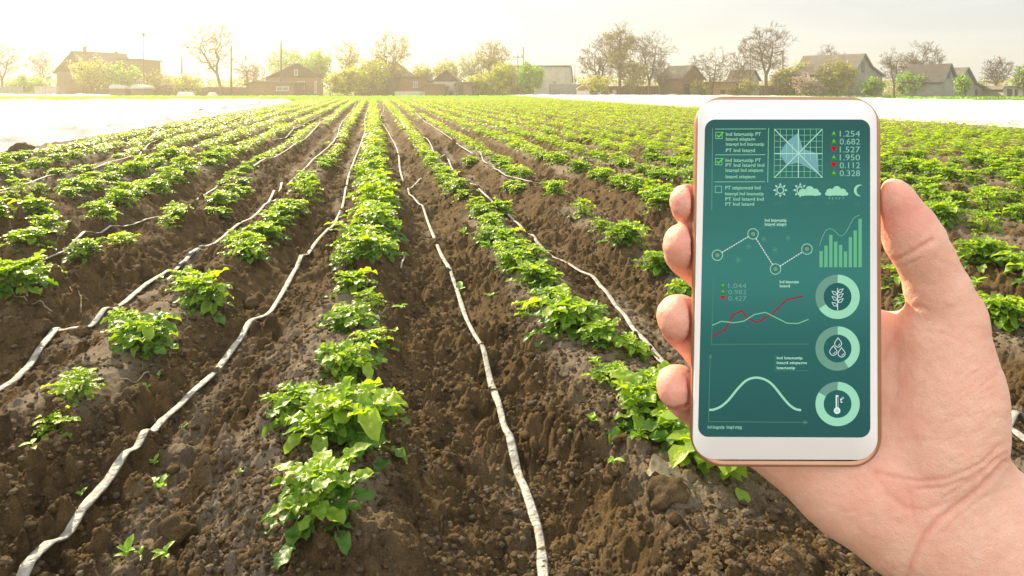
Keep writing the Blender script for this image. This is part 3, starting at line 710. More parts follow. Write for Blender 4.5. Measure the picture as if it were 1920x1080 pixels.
M['trim'] = simple('teal_trim', (.05, .16, .15), .6); M['frame'] = simple('window_frame', (.55, .53, .48), .6); M['frame_d'] = simple('dark_frame', (.12, .10, .08), .7)
M['glass'] = simple('window_glass', (.12, .15, .17), .15, noise=.1, spec=.8); M['door'] = simple('dark_door', (.07, .055, .05), .8); M['pole'] = simple('weathered_pole', (.11, .085, .06), .9, noise=.3, stretch=(1, 1, .2))
M['brickred'] = simple('chimney_brick', (.22, .10, .07), .9, noise=.3)
def z_at(py, d): return (HY - py) / F * d + CAMH
def house(label, d, vols, name='house', cat='house'):
    """vols: dict(cx, a, prof[(px, py)], L, wall, roof, wins, doors, chim) ; prof left eave .. apex .. right eave in photo pixels"""
    cx0 = vols[0]['cx']; base = P(cx0, HY, d); root = empty(name, (base[0], base[1], GZ))
    tag(root, label, cat, 'buildings beyond the field')
    for v in vols:
        a = math.radians(v.get('a', 0)); rz = -TH + a; ca = math.cos(a); dd = d + v.get('dd', 0)
        c = P(v['cx'], HY, dd); off = c - base
        k = dd / F / ca
        prof = [((px - v['cx']) * k, z_at(py, dd) - GZ) for px, py in v['prof']]
        Ln = v['L']; x0, x1 = prof[0][0], prof[-1][0]
        Rm = np.array([[math.cos(rz), math.sin(rz), 0], [-math.sin(rz), math.cos(rz), 0], [0, 0, 1]])
        place = lambda mb: [V.__setitem__(slice(None), V @ Rm + [off[0], off[1], 0]) for V in mb.v]
        mb = MB(); mb.prism([(x0, -.3)] + prof + [(x1, -.3)], 0, Ln); place(mb)
        mb.build('wall', WALLS[v['wall']], root)
        mr_ = MB(); mt = MB()
        for (xa, za), (xb, zb) in zip(prof[:-1], prof[1:]):
            ex = xb - xa; ez = zb - za; l = math.hypot(ex, ez); ux, uz = ex / l, ez / l; nx, nz_ = -uz, ux
            e0 = .35 if (xa, za) == prof[0] else 0.0; e1 = .35 if (xb, zb) == prof[-1] else 0.0
            pa = (xa - ux * e0, za - uz * e0); pb = (xb + ux * e1, zb + uz * e1)
            q = [(pa[0] + nx * .02, pa[1] + nz_ * .02), (pb[0] + nx * .02, pb[1] + nz_ * .02), (pb[0] + nx * .17, pb[1] + nz_ * .17), (pa[0] + nx * .17, pa[1] + nz_ * .17)]
            mr_.prism(q, -.3, Ln + .3)
            mt.prism([(pa[0] + nx * .0, pa[1] + nz_ * .0), (pb[0] + nx * .0, pb[1] + nz_ * .0), (pb[0] + nx * .2, pb[1] + nz_ * .2), (pa[0] + nx * .2, pa[1] + nz_ * .2)], -.36, -.30)
        place(mr_); rf = mr_.build('roof', ROOFS[v['roof']], root)
        if v.get('trim'): place(mt); mt.build('trim', M['trim'], root)
        if v.get('gab'):
            gm = MB(); ap = max(prof, key=lambda q: q[1]); zl = max(prof[0][1], prof[-1][1]) + .02
            fL = prof[0][0] + (ap[0] - prof[0][0]) * (zl - prof[0][1]) / (ap[1] - prof[0][1]); fR = prof[-1][0] + (ap[0] - prof[-1][0]) * (zl - prof[-1][1]) / (ap[1] - prof[-1][1])
            gm.prism([(fL, zl), ap, (fR, zl)], -.06, .02); place(gm); gm.build('gable', WALLS['darkwood'], root)
        for (px, y0, y1, wpx, kind) in v.get('open', []):
            x = (px - v['cx']) * k; w_ = wpx * k; zt, zb_ = z_at(y0, dd) - GZ, z_at(y1, dd) - GZ
            zb_ = max(zb_, .05)
            if kind == 'door':
                m_ = MB(); m_.box((x, -.03, (zt + zb_) / 2), (w_, .08, zt - zb_)); m_.box((x + w_ * .35, -.09, zb_ + (zt - zb_) * .45), (.05, .06, .2)); place(m_); m_.build('door', M['door'], root)
            else:
                m_ = MB(); t = .09
                for sx in (-1, 1): m_.box((x + sx * w_ / 2, -.04, (zt + zb_) / 2), (t, .1, zt - zb_ + t))
                for zz in (zt, zb_): m_.box((x, -.042, zz), (w_ + t + .1, .12, t))
                m_.box((x, -.038, (zt + zb_) / 2), (t * .6, .08, zt - zb_)); place(m_)
                fr = m_.build('window', M['frame_d'] if kind == 'darkwin' else M['frame'], root)
                g_ = MB(); g_.box((x, -.01, (zt + zb_) / 2), (w_ - .02, .05, zt - zb_ - .02)); place(g_); g_.build('pane', M['glass'], fr)
        for (px, y0, y1, wpx, yy) in v.get('chim', []):
            x = (px - v['cx']) * k; w_ = wpx * k; m_ = MB()
            zt, zb_ = z_at(y0, dd) - GZ, z_at(y1, dd) - GZ - 1.0
            m_.box((x, yy, (zt + zb_) / 2), (w_, w_, zt - zb_)); m_.box((x, yy, zt + .06), (w_ * 1.35, w_ * 1.35, .12)); place(m_); m_.build('chimney', M['brickred'], rf)
    return root
house('long brown brick farmhouse with steep gable and antenna at far left', 105, [
    dict(cx=139, a=-24, prof=[(92, 135), (139, 97), (186, 137)], L=8, wall='brick', roof='dark', gab=1, trim=True, open=[(140, 130, 148, 9, 'win')], chim=[(147, 88, 100, 4, 1.2)]),
    dict(cx=225, a=-4, dd=5, prof=[(182, 112.5), (183, 112), (268, 112), (269, 112.5)], L=5, wall='brick', roof='dark', open=[(262, 150, 162, 8, 'win')], chim=[(194, 96, 112, 4, 3), (213, 100, 112, 3, 3), (264, 111, 118, 4, 2)])])
house('orange brick house with dark hipped roof and pale windows', 100, [
    dict(cx=556, a=22, prof=[(508, 146), (556, 120), (601, 146)], L=5, wall='orange', roof='dark', gab=1, open=[(564, 153, 167, 10, 'win'), (555, 131, 141, 5, 'win'), (588, 152, 175, 3, 'win')])])
house('low lean-to shed with pale roof left of the orange brick house', 96, [
    dict(cx=505, a=0, prof=[(462, 159), (480, 153), (552, 157)], L=4, wall='orange', roof='slate', open=[(530, 163, 170, 22, 'win')])], 'shed', 'shed')
house('shadowy house with steep roof half hidden behind the hazy bush', 102, [
    dict(cx=700, a=-12, prof=[(662, 138), (700, 114), (741, 144)], L=9, wall='brick', roof='brown', open=[(728, 160, 176, 7, 'door')])])
house('long low brick outbuilding right of the shadowy house', 103, [
    dict(cx=770, a=0, prof=[(742, 146), (743, 144), (800, 146), (801, 148)], L=5, wall='orange', roof='slate', open=[(779, 154, 164, 7, 'win')])], 'outbuilding', 'outbuilding')
house('small grey hut with pyramid-like dark roof in the middle distance', 100, [
    dict(cx=837, a=0, prof=[(812, 153), (837, 133), (860, 153)], L=5, wall='concrete', roof='dark', gab=1, open=[(846, 171, 178, 8, 'door')])], 'hut', 'hut')
house('dark wooden shed with flat roof just left of the grey hut', 97, [
    dict(cx=815, a=0, prof=[(797, 159), (798, 158), (833, 160), (834, 161)], L=3, wall='wood', roof='slate')], 'shed', 'shed')
house('dark shed with white-edged flat roof just right of the grey hut', 97, [
    dict(cx=870, a=0, prof=[(854, 157), (855, 155.5), (884, 155.5), (885, 157)], L=3, wall='wood', roof='slate', open=[(864, 160, 178, 10, 'door')])], 'shed', 'shed')
house('long house with big dark roof over a pale wall, left of the tall trees', 110, [
    dict(cx=1005, a=0, prof=[(938, 152), (938.6, 125), (1070, 124.5), (1073, 152)], L=9, wall='pale', roof='brown', open=[(1040, 152, 157, 6, 'win')])])
house('old wooden barn with weathered gable roof right of the tall trees', 98, [
    dict(cx=1299, a=38, prof=[(1273, 147), (1299, 124), (1324, 147)], L=4, wall='wood', roof='slate', open=[(1300, 136, 145, 6, 'darkwin'), (1285, 158, 176, 12, 'door')])], 'barn', 'barn')
house('low ochre shed with flat roof right of the old barn', 96, [
    dict(cx=1346, a=0, prof=[(1312, 158), (1314, 156), (1380, 155), (1381, 157)], L=4, wall='ochre', roof='slate', open=[(1355, 169, 176, 8, 'door')])], 'shed', 'shed')
house('small grey house with hipped roof behind the big bare tree', 108, [
    dict(cx=1413, a=48, prof=[(1398, 152), (1413, 132), (1430, 150)], L=3.4, wall='grey', roof='brown', open=[(1416, 143, 150, 5, 'win')])])
house('large grey gabled house with tall narrow window above the phone', 92, [
    dict(cx=1618, a=42, prof=[(1585, 138), (1618, 102.5), (1645, 126), (1689, 142)], L=7.8, wall='grey', roof='slate', trim=True, open=[(1617, 116, 135, 8, 'darkwin')], chim=[(1642, 101, 125, 2.5, .6)])])
house('grey block house with steep gable and small dark window at right', 84, [
    dict(cx=1778, a=40, prof=[(1752, 153), (1779, 121), (1803, 148)], L=4.1, wall='grey', roof='dark', trim=True, open=[(1778, 134, 146, 9, 'darkwin')])])
house('pale outhouse attached right of the grey block house, dark door', 87, [
    dict(cx=1811, a=32, prof=[(1800, 140), (1811, 128), (1838, 157), (1873, 166)], L=3, wall='grey', roof='slate', trim=True, open=[(1844, 167, 182, 7, 'door'), (1820, 161, 167, 6, 'darkwin')])])
house('unfinished concrete shelter with open front at the right edge', 86, [
    dict(cx=1910, a=0, prof=[(1881, 165), (1882, 163.5), (1950, 163.5), (1951, 165)], L=4, wall='concrete', roof='slate', open=[(1893, 167, 183, 9, 'door'), (1905, 167, 183, 5, 'door'), (1925, 167, 183, 12, 'door')])], 'shelter', 'shelter')  # dark slabs built as doors stand in for the shade inside the openings
# ------------------------------------------------------------------ fences, tank, poles, odds and ends
def fence(px0, px1, d, ytop, mat, label, step=1.6, solid=True):
    a = P(px0, HY, d); b = P(px1, HY, d); l = np.linalg.norm(b - a); n = max(1, int(l / step)); hh = z_at(ytop, d) - GZ
    root = empty('fence', (a[0], a[1], GZ), -TH); tag(root, label, 'fence', 'fences between the gardens')
    pm = MB(); fm = MB()
    for i in range(n + 1): pq = MB(); pq.box((i * l / n, .05, hh / 2), (.12, .12, hh + .1)); pq.build('post', M['pole'], root)
    for i in range(n):
        fm.box(((i + .5) * l / n, 0, hh * .52), (l / n - .03, .04, hh * (.9 + .08 * ((i * 37) % 5) / 5)))
    fm.build('panel', mat, root)
fence(1031, 1122, 99, 158, WALLS['grey'], 'grey sheet fence between the long house and the tall trees')
fence(-20, 44, 98, 162, WALLS['grey'], 'grey fence at the far left below the bare trees')
fence(118, 156, 97, 156, WALLS['wood'], 'dark board fence before the brown farmhouse')
fence(268, 330, 100, 160, WALLS['brick'], 'brown fence right of the antenna')
fence(330, 462, 104, 163, WALLS['wood'], 'long brown fence behind the big leaning tree')
fence(884, 1000, 104, 160, WALLS['wood'], 'brown board fence under the olive bushes')
fence(1125, 1255, 103, 161, WALLS['wood'], 'brown fence under the tall bare trees')
fence(1425, 1585, 99, 160, WALLS['wood'], 'weathered fence behind the blossoming bushes')
fence(740, 800, 98, 171, WALLS['pale'], 'low pale fence before the brick outbuilding')
mb = MB(); p = P(94, HY, 95); hh = z_at(163, 95) - GZ
mb.box((0, 0, hh / 2), (3.2, 2.0, hh)); mb.box((0, 0, hh + .05), (3.35, 2.1, .1)); 
for i in range(5): mb.box((-1.5 + i * .75, -1.03, hh / 2), (.07, .07, hh * .96))
tag(mb.build('storage_crate', WALLS['concrete'], None, loc=(p[0], p[1], GZ)), 'grey ribbed storage box standing left of the farmhouse', 'storage box').rotation_euler[2] = -TH
def pole(px, d, ytop, label, r=.11, arm=False, ball=False):
    p = P(px, HY, d); h = z_at(ytop, d) - GZ; root = empty('utility_pole', (p[0], p[1], GZ), -TH)
    tag(root, label, 'pole', 'poles among the houses')
    m_ = MB(); m_.tube([(0, 0, 0), (0, 0, h * .5), (0, 0, h)], [r * 1.2, r, r * .8], 8); m_.build('shaft', M['pole'], root, True)
    m_ = MB()
    if arm:
        m_.box((0, 0, h - .5), (1.5, .1, .12)); 
        for s in (-.65, 0, .65): m_.tube([(s, 0, h - .44), (s, 0, h - .2)], .05, 6)
        m_.build('crossarm', M['pole'], root)
    if ball:
        m_.tube([(0, 0, h), (0, 0, h + .25), (0, 0, h + .5)], [.1, .28, .1], 8); m_.build('cap', M['pole'], root, True)
pole(269, 104, 68, 'tall thin mast with a round cap at the end of the farmhouse', .07, ball=True)
pole(341, 102, 108, 'short utility pole left of the big leaning tree', .13)
pole(433.5, 101, 85, 'utility pole right of the leaning tree trunk', .13)
pole(527, 97, 77, 'utility pole left of the orange brick house', .13)
pole(619, 112, 96, 'crooked thin pole right of the orange brick house', .09)
pole(981, 104, 88, 'utility pole rising behind the bright green bush', .10)
pole(971, 104, 101, 'short pole with crossarm beside the taller one behind the bush', .07, arm=True)
pole(1078, 112, 118, 'thin pole right of the long roofed house', .06)
pole(1407, 105, 100, 'thin pole left of the big bare tree', .08)
pole(1468, 105, 95, 'utility pole right of the big bare tree', .10)
pole(1531, 106, 107, 'thin pole behind the olive bushes', .08)
def wire(a, b, label, sag=.6):
    (pa, da, ya), (pb, db, yb) = a, b; A = P(pa, ya, da); B = P(pb, yb, db)
    q = [A + (B - A) * t + [0, 0, -4 * sag * t * (1 - t)] for t in np.linspace(0, 1, 24)]
    mb = MB(); mb.tube(q, .016, 4); tag(mb.build('power_line', M['pole'], None, True), label, 'power line')
wire((527, 97, 84), (981, 104, 94), 'long thin wire between the poles by the orange house and behind the green bush', .9)
wire((981, 104, 96), (1078, 112, 122), 'thin wire running right from the pole behind the green bush', .5)
wire((341, 102, 112), (433.5, 101, 90), 'thin wire between the two poles beside the leaning tree', .3)
wire((433.5, 101, 90), (527, 97, 84), 'thin wire from the leaning tree pole to the pole by the orange house', .3)
# heap of odds and ends and a small covered stall
p = P(1128, HY, 96); m_ = MB(); r = random.Random(4)
for i in range(16):
    m_.box((r.uniform(-2.2, 2.2), r.uniform(-.5, .5), r.uniform(.1, .7)), (r.uniform(.4, 1.1), r.uniform(.3, .8), r.uniform(.2, .5)), r.uniform(0, 3), i % 3)
tag(m_.build('scrap_heap', [WALLS['wood'], WALLS['brick'], M['fleece']], None, loc=(p[0], p[1], GZ)), 'heap of planks and pale scrap at the foot of the tall trees', 'scrap heap', kind='stuff')
p = P(1093, HY, 95); root = empty('garden_stall', (p[0], p[1], GZ), -TH); tag(root, 'little stall with orange roof before the grey sheet fence', 'stall')
m_ = MB(); m_.prism([(-.9, 1.15), (0, 1.7), (.9, 1.15), (.9, 1.07), (0, 1.6), (-.9, 1.07)], -.7, .7); m_.build('roof', WALLS['ochre'], root)
m_ = MB(); 
for sx in (-.8, .8):
    for sy in (-.6, .6): m_.box((sx, sy, .55), (.08, .08, 1.1))
m_.box((0, -.6, .45), (1.6, .05, .8)); m_.build('frame', WALLS['pale'], root)
def heap(px0, px1, d, yt, label):
    a = P(px0, HY, d)[:2]; b = P(px1, HY, d)[:2]; a2 = P(px0, HY, d + 3)[:2]; b2 = P(px1, HY, d + 3)[:2]
    m_ = MB(); l = np.linalg.norm(b - a); h = z_at(yt, d) - GZ
    o = empty('covered_frame', (a[0], a[1], GZ), -TH)
    m_.box((l / 2, 1.5, h * .32), (l * .94, 2.6, h * .64)); m_.build('body', WALLS['wood'], o)
    m_ = MB(); m_.prism([(0, h * .66), (l * .1, h * .92), (l * .35, h), (l, h * .78), (l, h * .66)], 0, 3); m_.build('cover', M['fleece'], o)
    tag(o, label, 'covered frame')
heap(203, 234, 95, 158, 'white sheeted cold frame before the farmhouse, left one')
heap(244, 270, 95, 158, 'white sheeted cold frame below the antenna')

# ------------------------------------------------------------------ trees
def tubes_np(segs, sides):
    A = np.array([s[0] for s in segs]); B = np.array([s[1] for s in segs]); ra = np.array([s[2] for s in segs]); rb = np.array([s[3] for s in segs])
    t = B - A; t /= np.linalg.norm(t, axis=1, keepdims=True) + 1e-9
    u = np.cross(t, np.array([.3, .9, .2])); u /= np.linalg.norm(u, axis=1, keepdims=True) + 1e-9; v = np.cross(t, u)
    VV = []
    for k in range(sides):
        q = 2 * math.pi * k / sides; o = u * math.cos(q) + v * math.sin(q)
        VV.append((A + o * ra[:, None], B + o * rb[:, None]))
    V = np.stack([x for ab in VV for x in ab], 1).reshape(-1, 3); n = len(segs)
    b = (np.arange(n) * sides * 2)[:, None]
    Fq = np.concatenate([b + np.array([2 * k, 2 * ((k + 1) % sides), 2 * ((k + 1) % sides) + 1, 2 * k + 1]) for k in range(sides)])
    return V, Fq
def tree(px, d, ytop, wpx, kind, label, bark='bark', lean=0.0, seed=1, leaves=None, nleaf=0, trunk=.24, lv=6, lsz=.16, name='tree', spread=1.0, rmin=.018, group='trees and bushes around the houses'):
    rg = np.random.default_rng(seed); hh = z_at(ytop, d) - GZ; wd = wpx * d / F; bush = kind == 'bush'
    nodes = []; par = []; plen = []
    def add(p, q):
        nodes.append(np.asarray(p, float)); par.append(q); plen.append(0 if q < 0 else plen[q] + np.linalg.norm(nodes[-1] - nodes[q])); return len(nodes) - 1
    cb = .04 if bush else trunk * .9; cx_ = lean * hh * .55
    if bush:
        root_ = add((0, 0, 0), -1)
        for i in range(5):
            a = i * 1.3 + rg.uniform(-.3, .3); add((.25 * math.cos(a), .25 * math.sin(a), hh * .12), root_)
    else:
        k = add((0, 0, 0), -1); fz = np.linspace(.08, trunk, 4); bend = rg.normal(0, .02 * hh, 2)
        for f_ in fz: k = add((lean * hh * f_ + bend[0] * f_, bend[1] * f_, hh * f_), k)
        nl = int(rg.integers(2, 4)); a0 = rg.uniform(0, 3.14)
        for b in range(nl):                # the leaders the trunk forks into
            q = k; a = a0 + b * 6.28 / nl; out = wd * rg.uniform(.08, .2) * spread; top = rg.uniform(.6, .82)
            for f_ in np.linspace(0, 1, 6)[1:]:
                fz_ = trunk + (top - trunk) * f_; p = np.array([lean * hh * min(fz_, .6) + out * math.cos(a) * f_ ** .7, out * math.sin(a) * f_ ** .7, hh * fz_]) + rg.normal(0, .012 * hh, 3) * [1, 1, .3]
                q = add(p, q)
    n = int(90 + 45 * (lv - 4)) if not bush else 110
    u = rg.normal(0, 1, (n, 3)); u /= np.linalg.norm(u, axis=1, keepdims=True); r_ = rg.random(n) ** .42 * (1 - .22 * rg.random(n))
    c0 = np.array([cx_, 0, hh * (cb + 1) / 2]); wz = hh * (1 - cb) / 2
    T = c0 + u * r_[:, None] * [wd / 2, wd / 2, wz]
    low = T[:, 2] < c0[2]; T[low, 0] = cx_ + (T[low, 0] - cx_) * .86
    T *= [1, 1, 1]; T[:, 0] += wd * .05 * np.sin(T[:, 2] * 1.3 + seed); T = T[np.argsort(np.linalg.norm(T - nodes[-1], axis=1))]
    ends = []
    for t in T:
        N_ = np.array(nodes); dv = t - N_; ds = np.linalg.norm(dv, axis=1); cost = ds + .22 * np.array(plen) + .8 * np.maximum(0, N_[:, 2] - t[2] + .1)
        if len(cost) > 1: cost[0] += 0 if bush else 1e6
        q = int(np.argmin(cost)); p0 = nodes[q]; L_ = ds[q]; m = max(2, min(6, int(L_ / .55) + 1)); bow = rg.normal(0, .07, 3) * L_ + [0, 0, -.06 * L_ if not bush else .02 * L_]
        for f_ in np.linspace(0, 1, m + 1)[1:]:
            q = add(p0 + (t - p0) * f_ + bow * math.sin(math.pi * f_) + rg.normal(0, .02, 3) * L_, q)
        ends.append(q)
    for q in list(ends) + [int(x) for x in rg.integers(len(nodes) // 6, len(nodes), n)]:      # fine twigs
        dr = nodes[q] - nodes[par[q]] if par[q] >= 0 else UP; dr = dr / (np.linalg.norm(dr) + 1e-6)
        for b in range(3 if lv > 6 else 2):
            v = dr * .7 + rg.normal(0, .55, 3) + [0, 0, .25]; v /= np.linalg.norm(v); l_ = rg.uniform(.3, .85) * (hh / 9) ** .5
            a_ = add(nodes[q] + v * l_ * .5, q); v = v + rg.normal(0, .3, 3); add(nodes[a_] + v * l_ * .5, a_)
            if rg.random() < .6: add(nodes[a_] + (v + rg.normal(0, .7, 3)) * l_ * .4, a_)
    N_ = np.array(nodes); cnt = np.zeros(len(N_)); kids = np.zeros(len(N_), int)
    for i in range(len(N_) - 1, 0, -1):
        if kids[i] == 0: cnt[i] += 1
        cnt[par[i]] += cnt[i]; kids[par[i]] += 1
    z = N_[:, 2]; sc = hh / max(z.max(), 1e-3); N_ = N_ * [1, 1, sc]
    N_[:, 2] = np.maximum(N_[:, 2], 0)
    rad_ = max(.09, hh * .020) * (cnt / cnt.max()) ** .46 * (.6 if bush else 1); rad_ = np.maximum(rad_, rmin)
    SS = [(N_[par[i]], N_[i], min(rad_[par[i]], rad_[i] * 1.35), rad_[i], cnt[i]) for i in range(1, len(N_))]
    p0 = P(px, HY, d); root = empty(name, (p0[0], p0[1], GZ), -TH); tag(root, label, 'bush' if bush else 'tree', group)
    thr = cnt.max() * .06
    big = [s_ for s_ in SS if s_[4] > thr]; small = [s_ for s_ in SS if s_[4] <= thr]
    V, Fq = tubes_np(big, 6); mesh_np('trunk', V, Fq, M[bark], root, True)
    V, Fq = tubes_np(small, 3); nF = len(Fq); mats = [M['twig_grey' if bark == 'bark_grey' else 'twig']]; mi = np.zeros(nF, int)
    if nleaf and leaves:
        tips = N_[[i for i in range(len(N_)) if kids[i] == 0]]; n = nleaf
        c = tips[rg.integers(0, len(tips), n)] + rg.normal(0, .2, (n, 3)); c[:, 2] = np.maximum(c[:, 2], .1)
        u = rg.normal(0, 1, (n, 3)); u /= np.linalg.norm(u, axis=1, keepdims=True); w2 = np.cross(u, rg.normal(0, 1, (n, 3))); w2 /= np.linalg.norm(w2, axis=1, keepdims=True)
        s = (lsz * rg.uniform(.5, 1.3, n))[:, None]
        LVv = np.stack([c - u * s, c + w2 * s * .6, c + u * s, c - w2 * s * .6], 1).reshape(-1, 3)
        LFf = np.arange(4 * n).reshape(n, 4) + len(V); V = np.concatenate([V, LVv]); Fq = np.concatenate([Fq, LFf]); mi = np.concatenate([mi, np.ones(n, int)]); mats.append(M[leaves])
    mesh_np('crown', V, Fq, mats, root, False, midx=mi)
T_ = [
 (4, 104, 74, 80, 'tree', 'bare reddish tree cut by the left edge', dict(bark='bark', seed=2, trunk=.3)),
 (78, 108, 90, 62, 'tree', 'bare grey twin-trunked tree left of the farmhouse', dict(bark='bark_grey', seed=3)),
 (50, 100, 142, 70, 'bush', 'round olive bush before the left fence', dict(leaves='tl_green', nleaf=2600, seed=4)),
 (172, 97, 106, 78, 'tree', 'yellow-green young tree before the farmhouse gable', dict(leaves='tl_yellow', nleaf=2300, seed=5, trunk=.2)),
 (232, 98, 116, 62, 'tree', 'small green tree before the farmhouse wing', dict(leaves='tl_green', nleaf=2000, seed=6, trunk=.22)),
 (296, 100, 132, 60, 'bush', 'thin scrub right of the antenna mast', dict(leaves='tl_olive', nleaf=700, seed=7)),
 (352, 101, 138, 70, 'bush', 'orange-green scrub below the short pole', dict(leaves='tl_yellow', nleaf=1500, seed=8)),
 (418, 99, 42, 112, 'tree', 'tall bare tree leaning left with forked limbs', dict(bark='bark', seed=21, lean=-.28, leaves='tl_olive', nleaf=500, trunk=.3, lsz=.12)),
 (468, 103, 96, 80, 'tree', 'low spreading bare tree right of the leaning tree', dict(bark='bark', seed=10, trunk=.18)),
 (538, 118, 90, 84, 'tree', 'leafing tree behind the left side of the orange house', dict(leaves='tl_green', nleaf=2600, seed=11)),
 (590, 116, 92, 64, 'tree', 'round green tree behind the right side of the orange house', dict(leaves='tl_green', nleaf=5200, seed=12, lsz=.2)),
 (652, 112, 74, 48, 'tree', 'thin sparse tree behind the hazy bush', dict(bark='bark_grey', seed=13)),
 (648, 94, 132, 66, 'bush', 'dense hazy yellow bush before the shadowy house', dict(leaves='tl_yellow', nleaf=5200, seed=14, lsz=.17)),
 (694, 98, 112, 84, 'tree', 'leafy tree hiding the front of the shadowy house', dict(leaves='tl_yellow', nleaf=3600, seed=15, trunk=.2)),
 (734, 104, 58, 86, 'tree', 'tall pale leafing tree above the shadowy house', dict(leaves='tl_olive', nleaf=1300, seed=16, lsz=.13)),
 (792, 112, 118, 42, 'tree', 'small leafing tree behind the brick outbuilding', dict(leaves='tl_yellow', nleaf=1300, seed=17)),
 (838, 112, 110, 52, 'tree', 'leafing tree behind the small grey hut', dict(leaves='tl_yellow', nleaf=2200, seed=18)),
 (884, 110, 92, 60, 'tree', 'sparse leafing tree right of the grey hut', dict(seed=19, bark='bark_grey')),
 (925, 108, 76, 66, 'tree', 'tall leafing tree left of the long roofed house', dict(leaves='tl_olive', nleaf=1800, seed=20, lsz=.14)),
 (898, 99, 140, 52, 'bush', 'yellow bush right of the dark shed', dict(leaves='tl_yellow', nleaf=1800, seed=31)),
 (938, 98, 118, 66, 'bush', 'large olive bush before the left end of the long roof', dict(leaves='tl_yellow', nleaf=4400, seed=22)),
 (993, 96, 118, 54, 'bush', 'bright green bush before the long roofed house', dict(leaves='tl_green', nleaf=3600, seed=23)),
 (1125, 102, 60, 104, 'tree', 'wide bare tree at the left of the tall group', dict(seed=24, trunk=.2, lv=7)),
 (1162, 98, 36, 62, 'tree', 'tallest ochre tree with dense upright twigs', dict(seed=25, leaves='tl_olive', nleaf=2200, spread=.7, lsz=.13, lv=7)),
 (1218, 101, 54, 100, 'tree', 'grey bare tree at the right of the tall group', dict(seed=26, bark='bark_grey', trunk=.22, lv=7)),
 (1190, 97, 116, 56, 'bush', 'tangled brown bush under the tall group', dict(seed=27, leaves='tl_olive', nleaf=1600)),
 (1124, 96, 142, 50, 'bush', 'yellow-green bush at the foot of the wide bare tree', dict(seed=28, leaves='tl_yellow', nleaf=1200)),
 (1236, 98, 110, 40, 'tree', 'dark twiggy tree left of the old barn', dict(seed=29, bark='bark_grey')),
 (1335, 94, 84, 96, 'tree', 'spreading bare tree before the old barn', dict(seed=30, trunk=.16)),
 (1312, 93, 150, 40, 'bush', 'small green bush at the barn wall', dict(seed=32, leaves='tl_olive', nleaf=900)),
 (1388, 102, 92, 60, 'tree', 'slender bare tree left of the big bare tree', dict(seed=33, bark='bark_grey')),
 (1436, 95, 38, 106, 'tree', 'big bare tree with a stout forked trunk above the phone', dict(seed=34, trunk=.3, lv=7)),
 (1395, 96, 148, 60, 'bush', 'brown scrub before the hipped house', dict(seed=35, leaves='tl_olive', nleaf=1200)),
 (1472, 97, 128, 56, 'bush', 'olive bush right of the big bare trunk', dict(seed=36, leaves='tl_olive', nleaf=2600)),
 (1503, 97, 116, 56, 'bush', 'olive bush under the thin pole', dict(seed=37, leaves='tl_yellow', nleaf=2400)),
 (1552, 104, 80, 54, 'tree', 'bare tree behind the olive bushes', dict(seed=38, bark='bark_grey')),
 (1514, 92, 142, 48, 'bush', 'pale blossoming bush above the phone', dict(seed=39, leaves='tl_blossom', nleaf=1800)),
 (1570, 88, 110, 78, 'bush', 'tall brown-olive bush before the grey gabled house', dict(seed=40, leaves='tl_olive', nleaf=4600)),
 (1638, 88, 146, 34, 'bush', 'small bright green bush at the foot of the gabled house', dict(seed=41, leaves='tl_green', nleaf=1500)),
 (1676, 98, 86, 60, 'tree', 'bare tree behind the lean-to of the gabled house', dict(seed=42, bark='bark_grey')),
 (1726, 100, 74, 84, 'tree', 'dark bare round-crowned tree between the two grey houses', dict(seed=43, bark='bark_grey', trunk=.25, lv=7)),
 (1708, 86, 134, 66, 'bush', 'green bush between the two grey houses', dict(seed=44, leaves='tl_green', nleaf=2300)),
 (1806, 80, 140, 22, 'bush', 'small green shrub between the block house and its outhouse', dict(seed=45, leaves='tl_green', nleaf=800)),
 (1868, 90, 103, 56, 'tree', 'bare spreading tree left of the concrete shelter', dict(seed=46, bark='bark_grey', trunk=.3)),
 (1922, 86, 118, 40, 'tree', 'leafing tree at the right edge', dict(seed=47, leaves='tl_green', nleaf=900)),
]
for a in T_:
    k_ = dict(a[6])
    if 600 < a[0] < 1000:
        if 'nleaf' in k_: k_['nleaf'] = int(k_['nleaf'] * 1.5)
        else: k_['leaves'] = 'tl_yellow'; k_['nleaf'] = 800
    tree(*a[:6], **k_)
# far scrub and hedges that read as one mass behind the gardens
def far_scrub():
    r = np.random.default_rng(8); n = 15000
    px = r.uniform(-300, 2250, n); d = r.uniform(114, 150, n)
    prof = 1.3 + 3.0 * fbm(px / 60., px * 0, 3, 4)
    pos = CAM[None] + FW[None] * d[:, None] + RT[None] * ((px - 960) / F * d)[:, None]
    c = pos.copy(); c[:, 2] = GZ + prof * r.random(n) ** .8
    u = r.normal(0, 1, (n, 3)); u /= np.linalg.norm(u, axis=1, keepdims=True); w2 = np.cross(u, r.normal(0, 1, (n, 3))); w2 /= np.linalg.norm(w2, axis=1, keepdims=True)
    s = r.uniform(.12, .42, n)[:, None]
    V = np.stack([c - u * s, c + w2 * s * .6, c + u * s, c - w2 * s * .6], 1).reshape(-1, 3)
    tag(mesh_np('undergrowth', V, np.arange(4 * n).reshape(n, 4), M['tl_olive'], smooth=False), 'brown-green scrub filling the gaps behind the gardens', 'undergrowth', kind='stuff')
far_scrub()
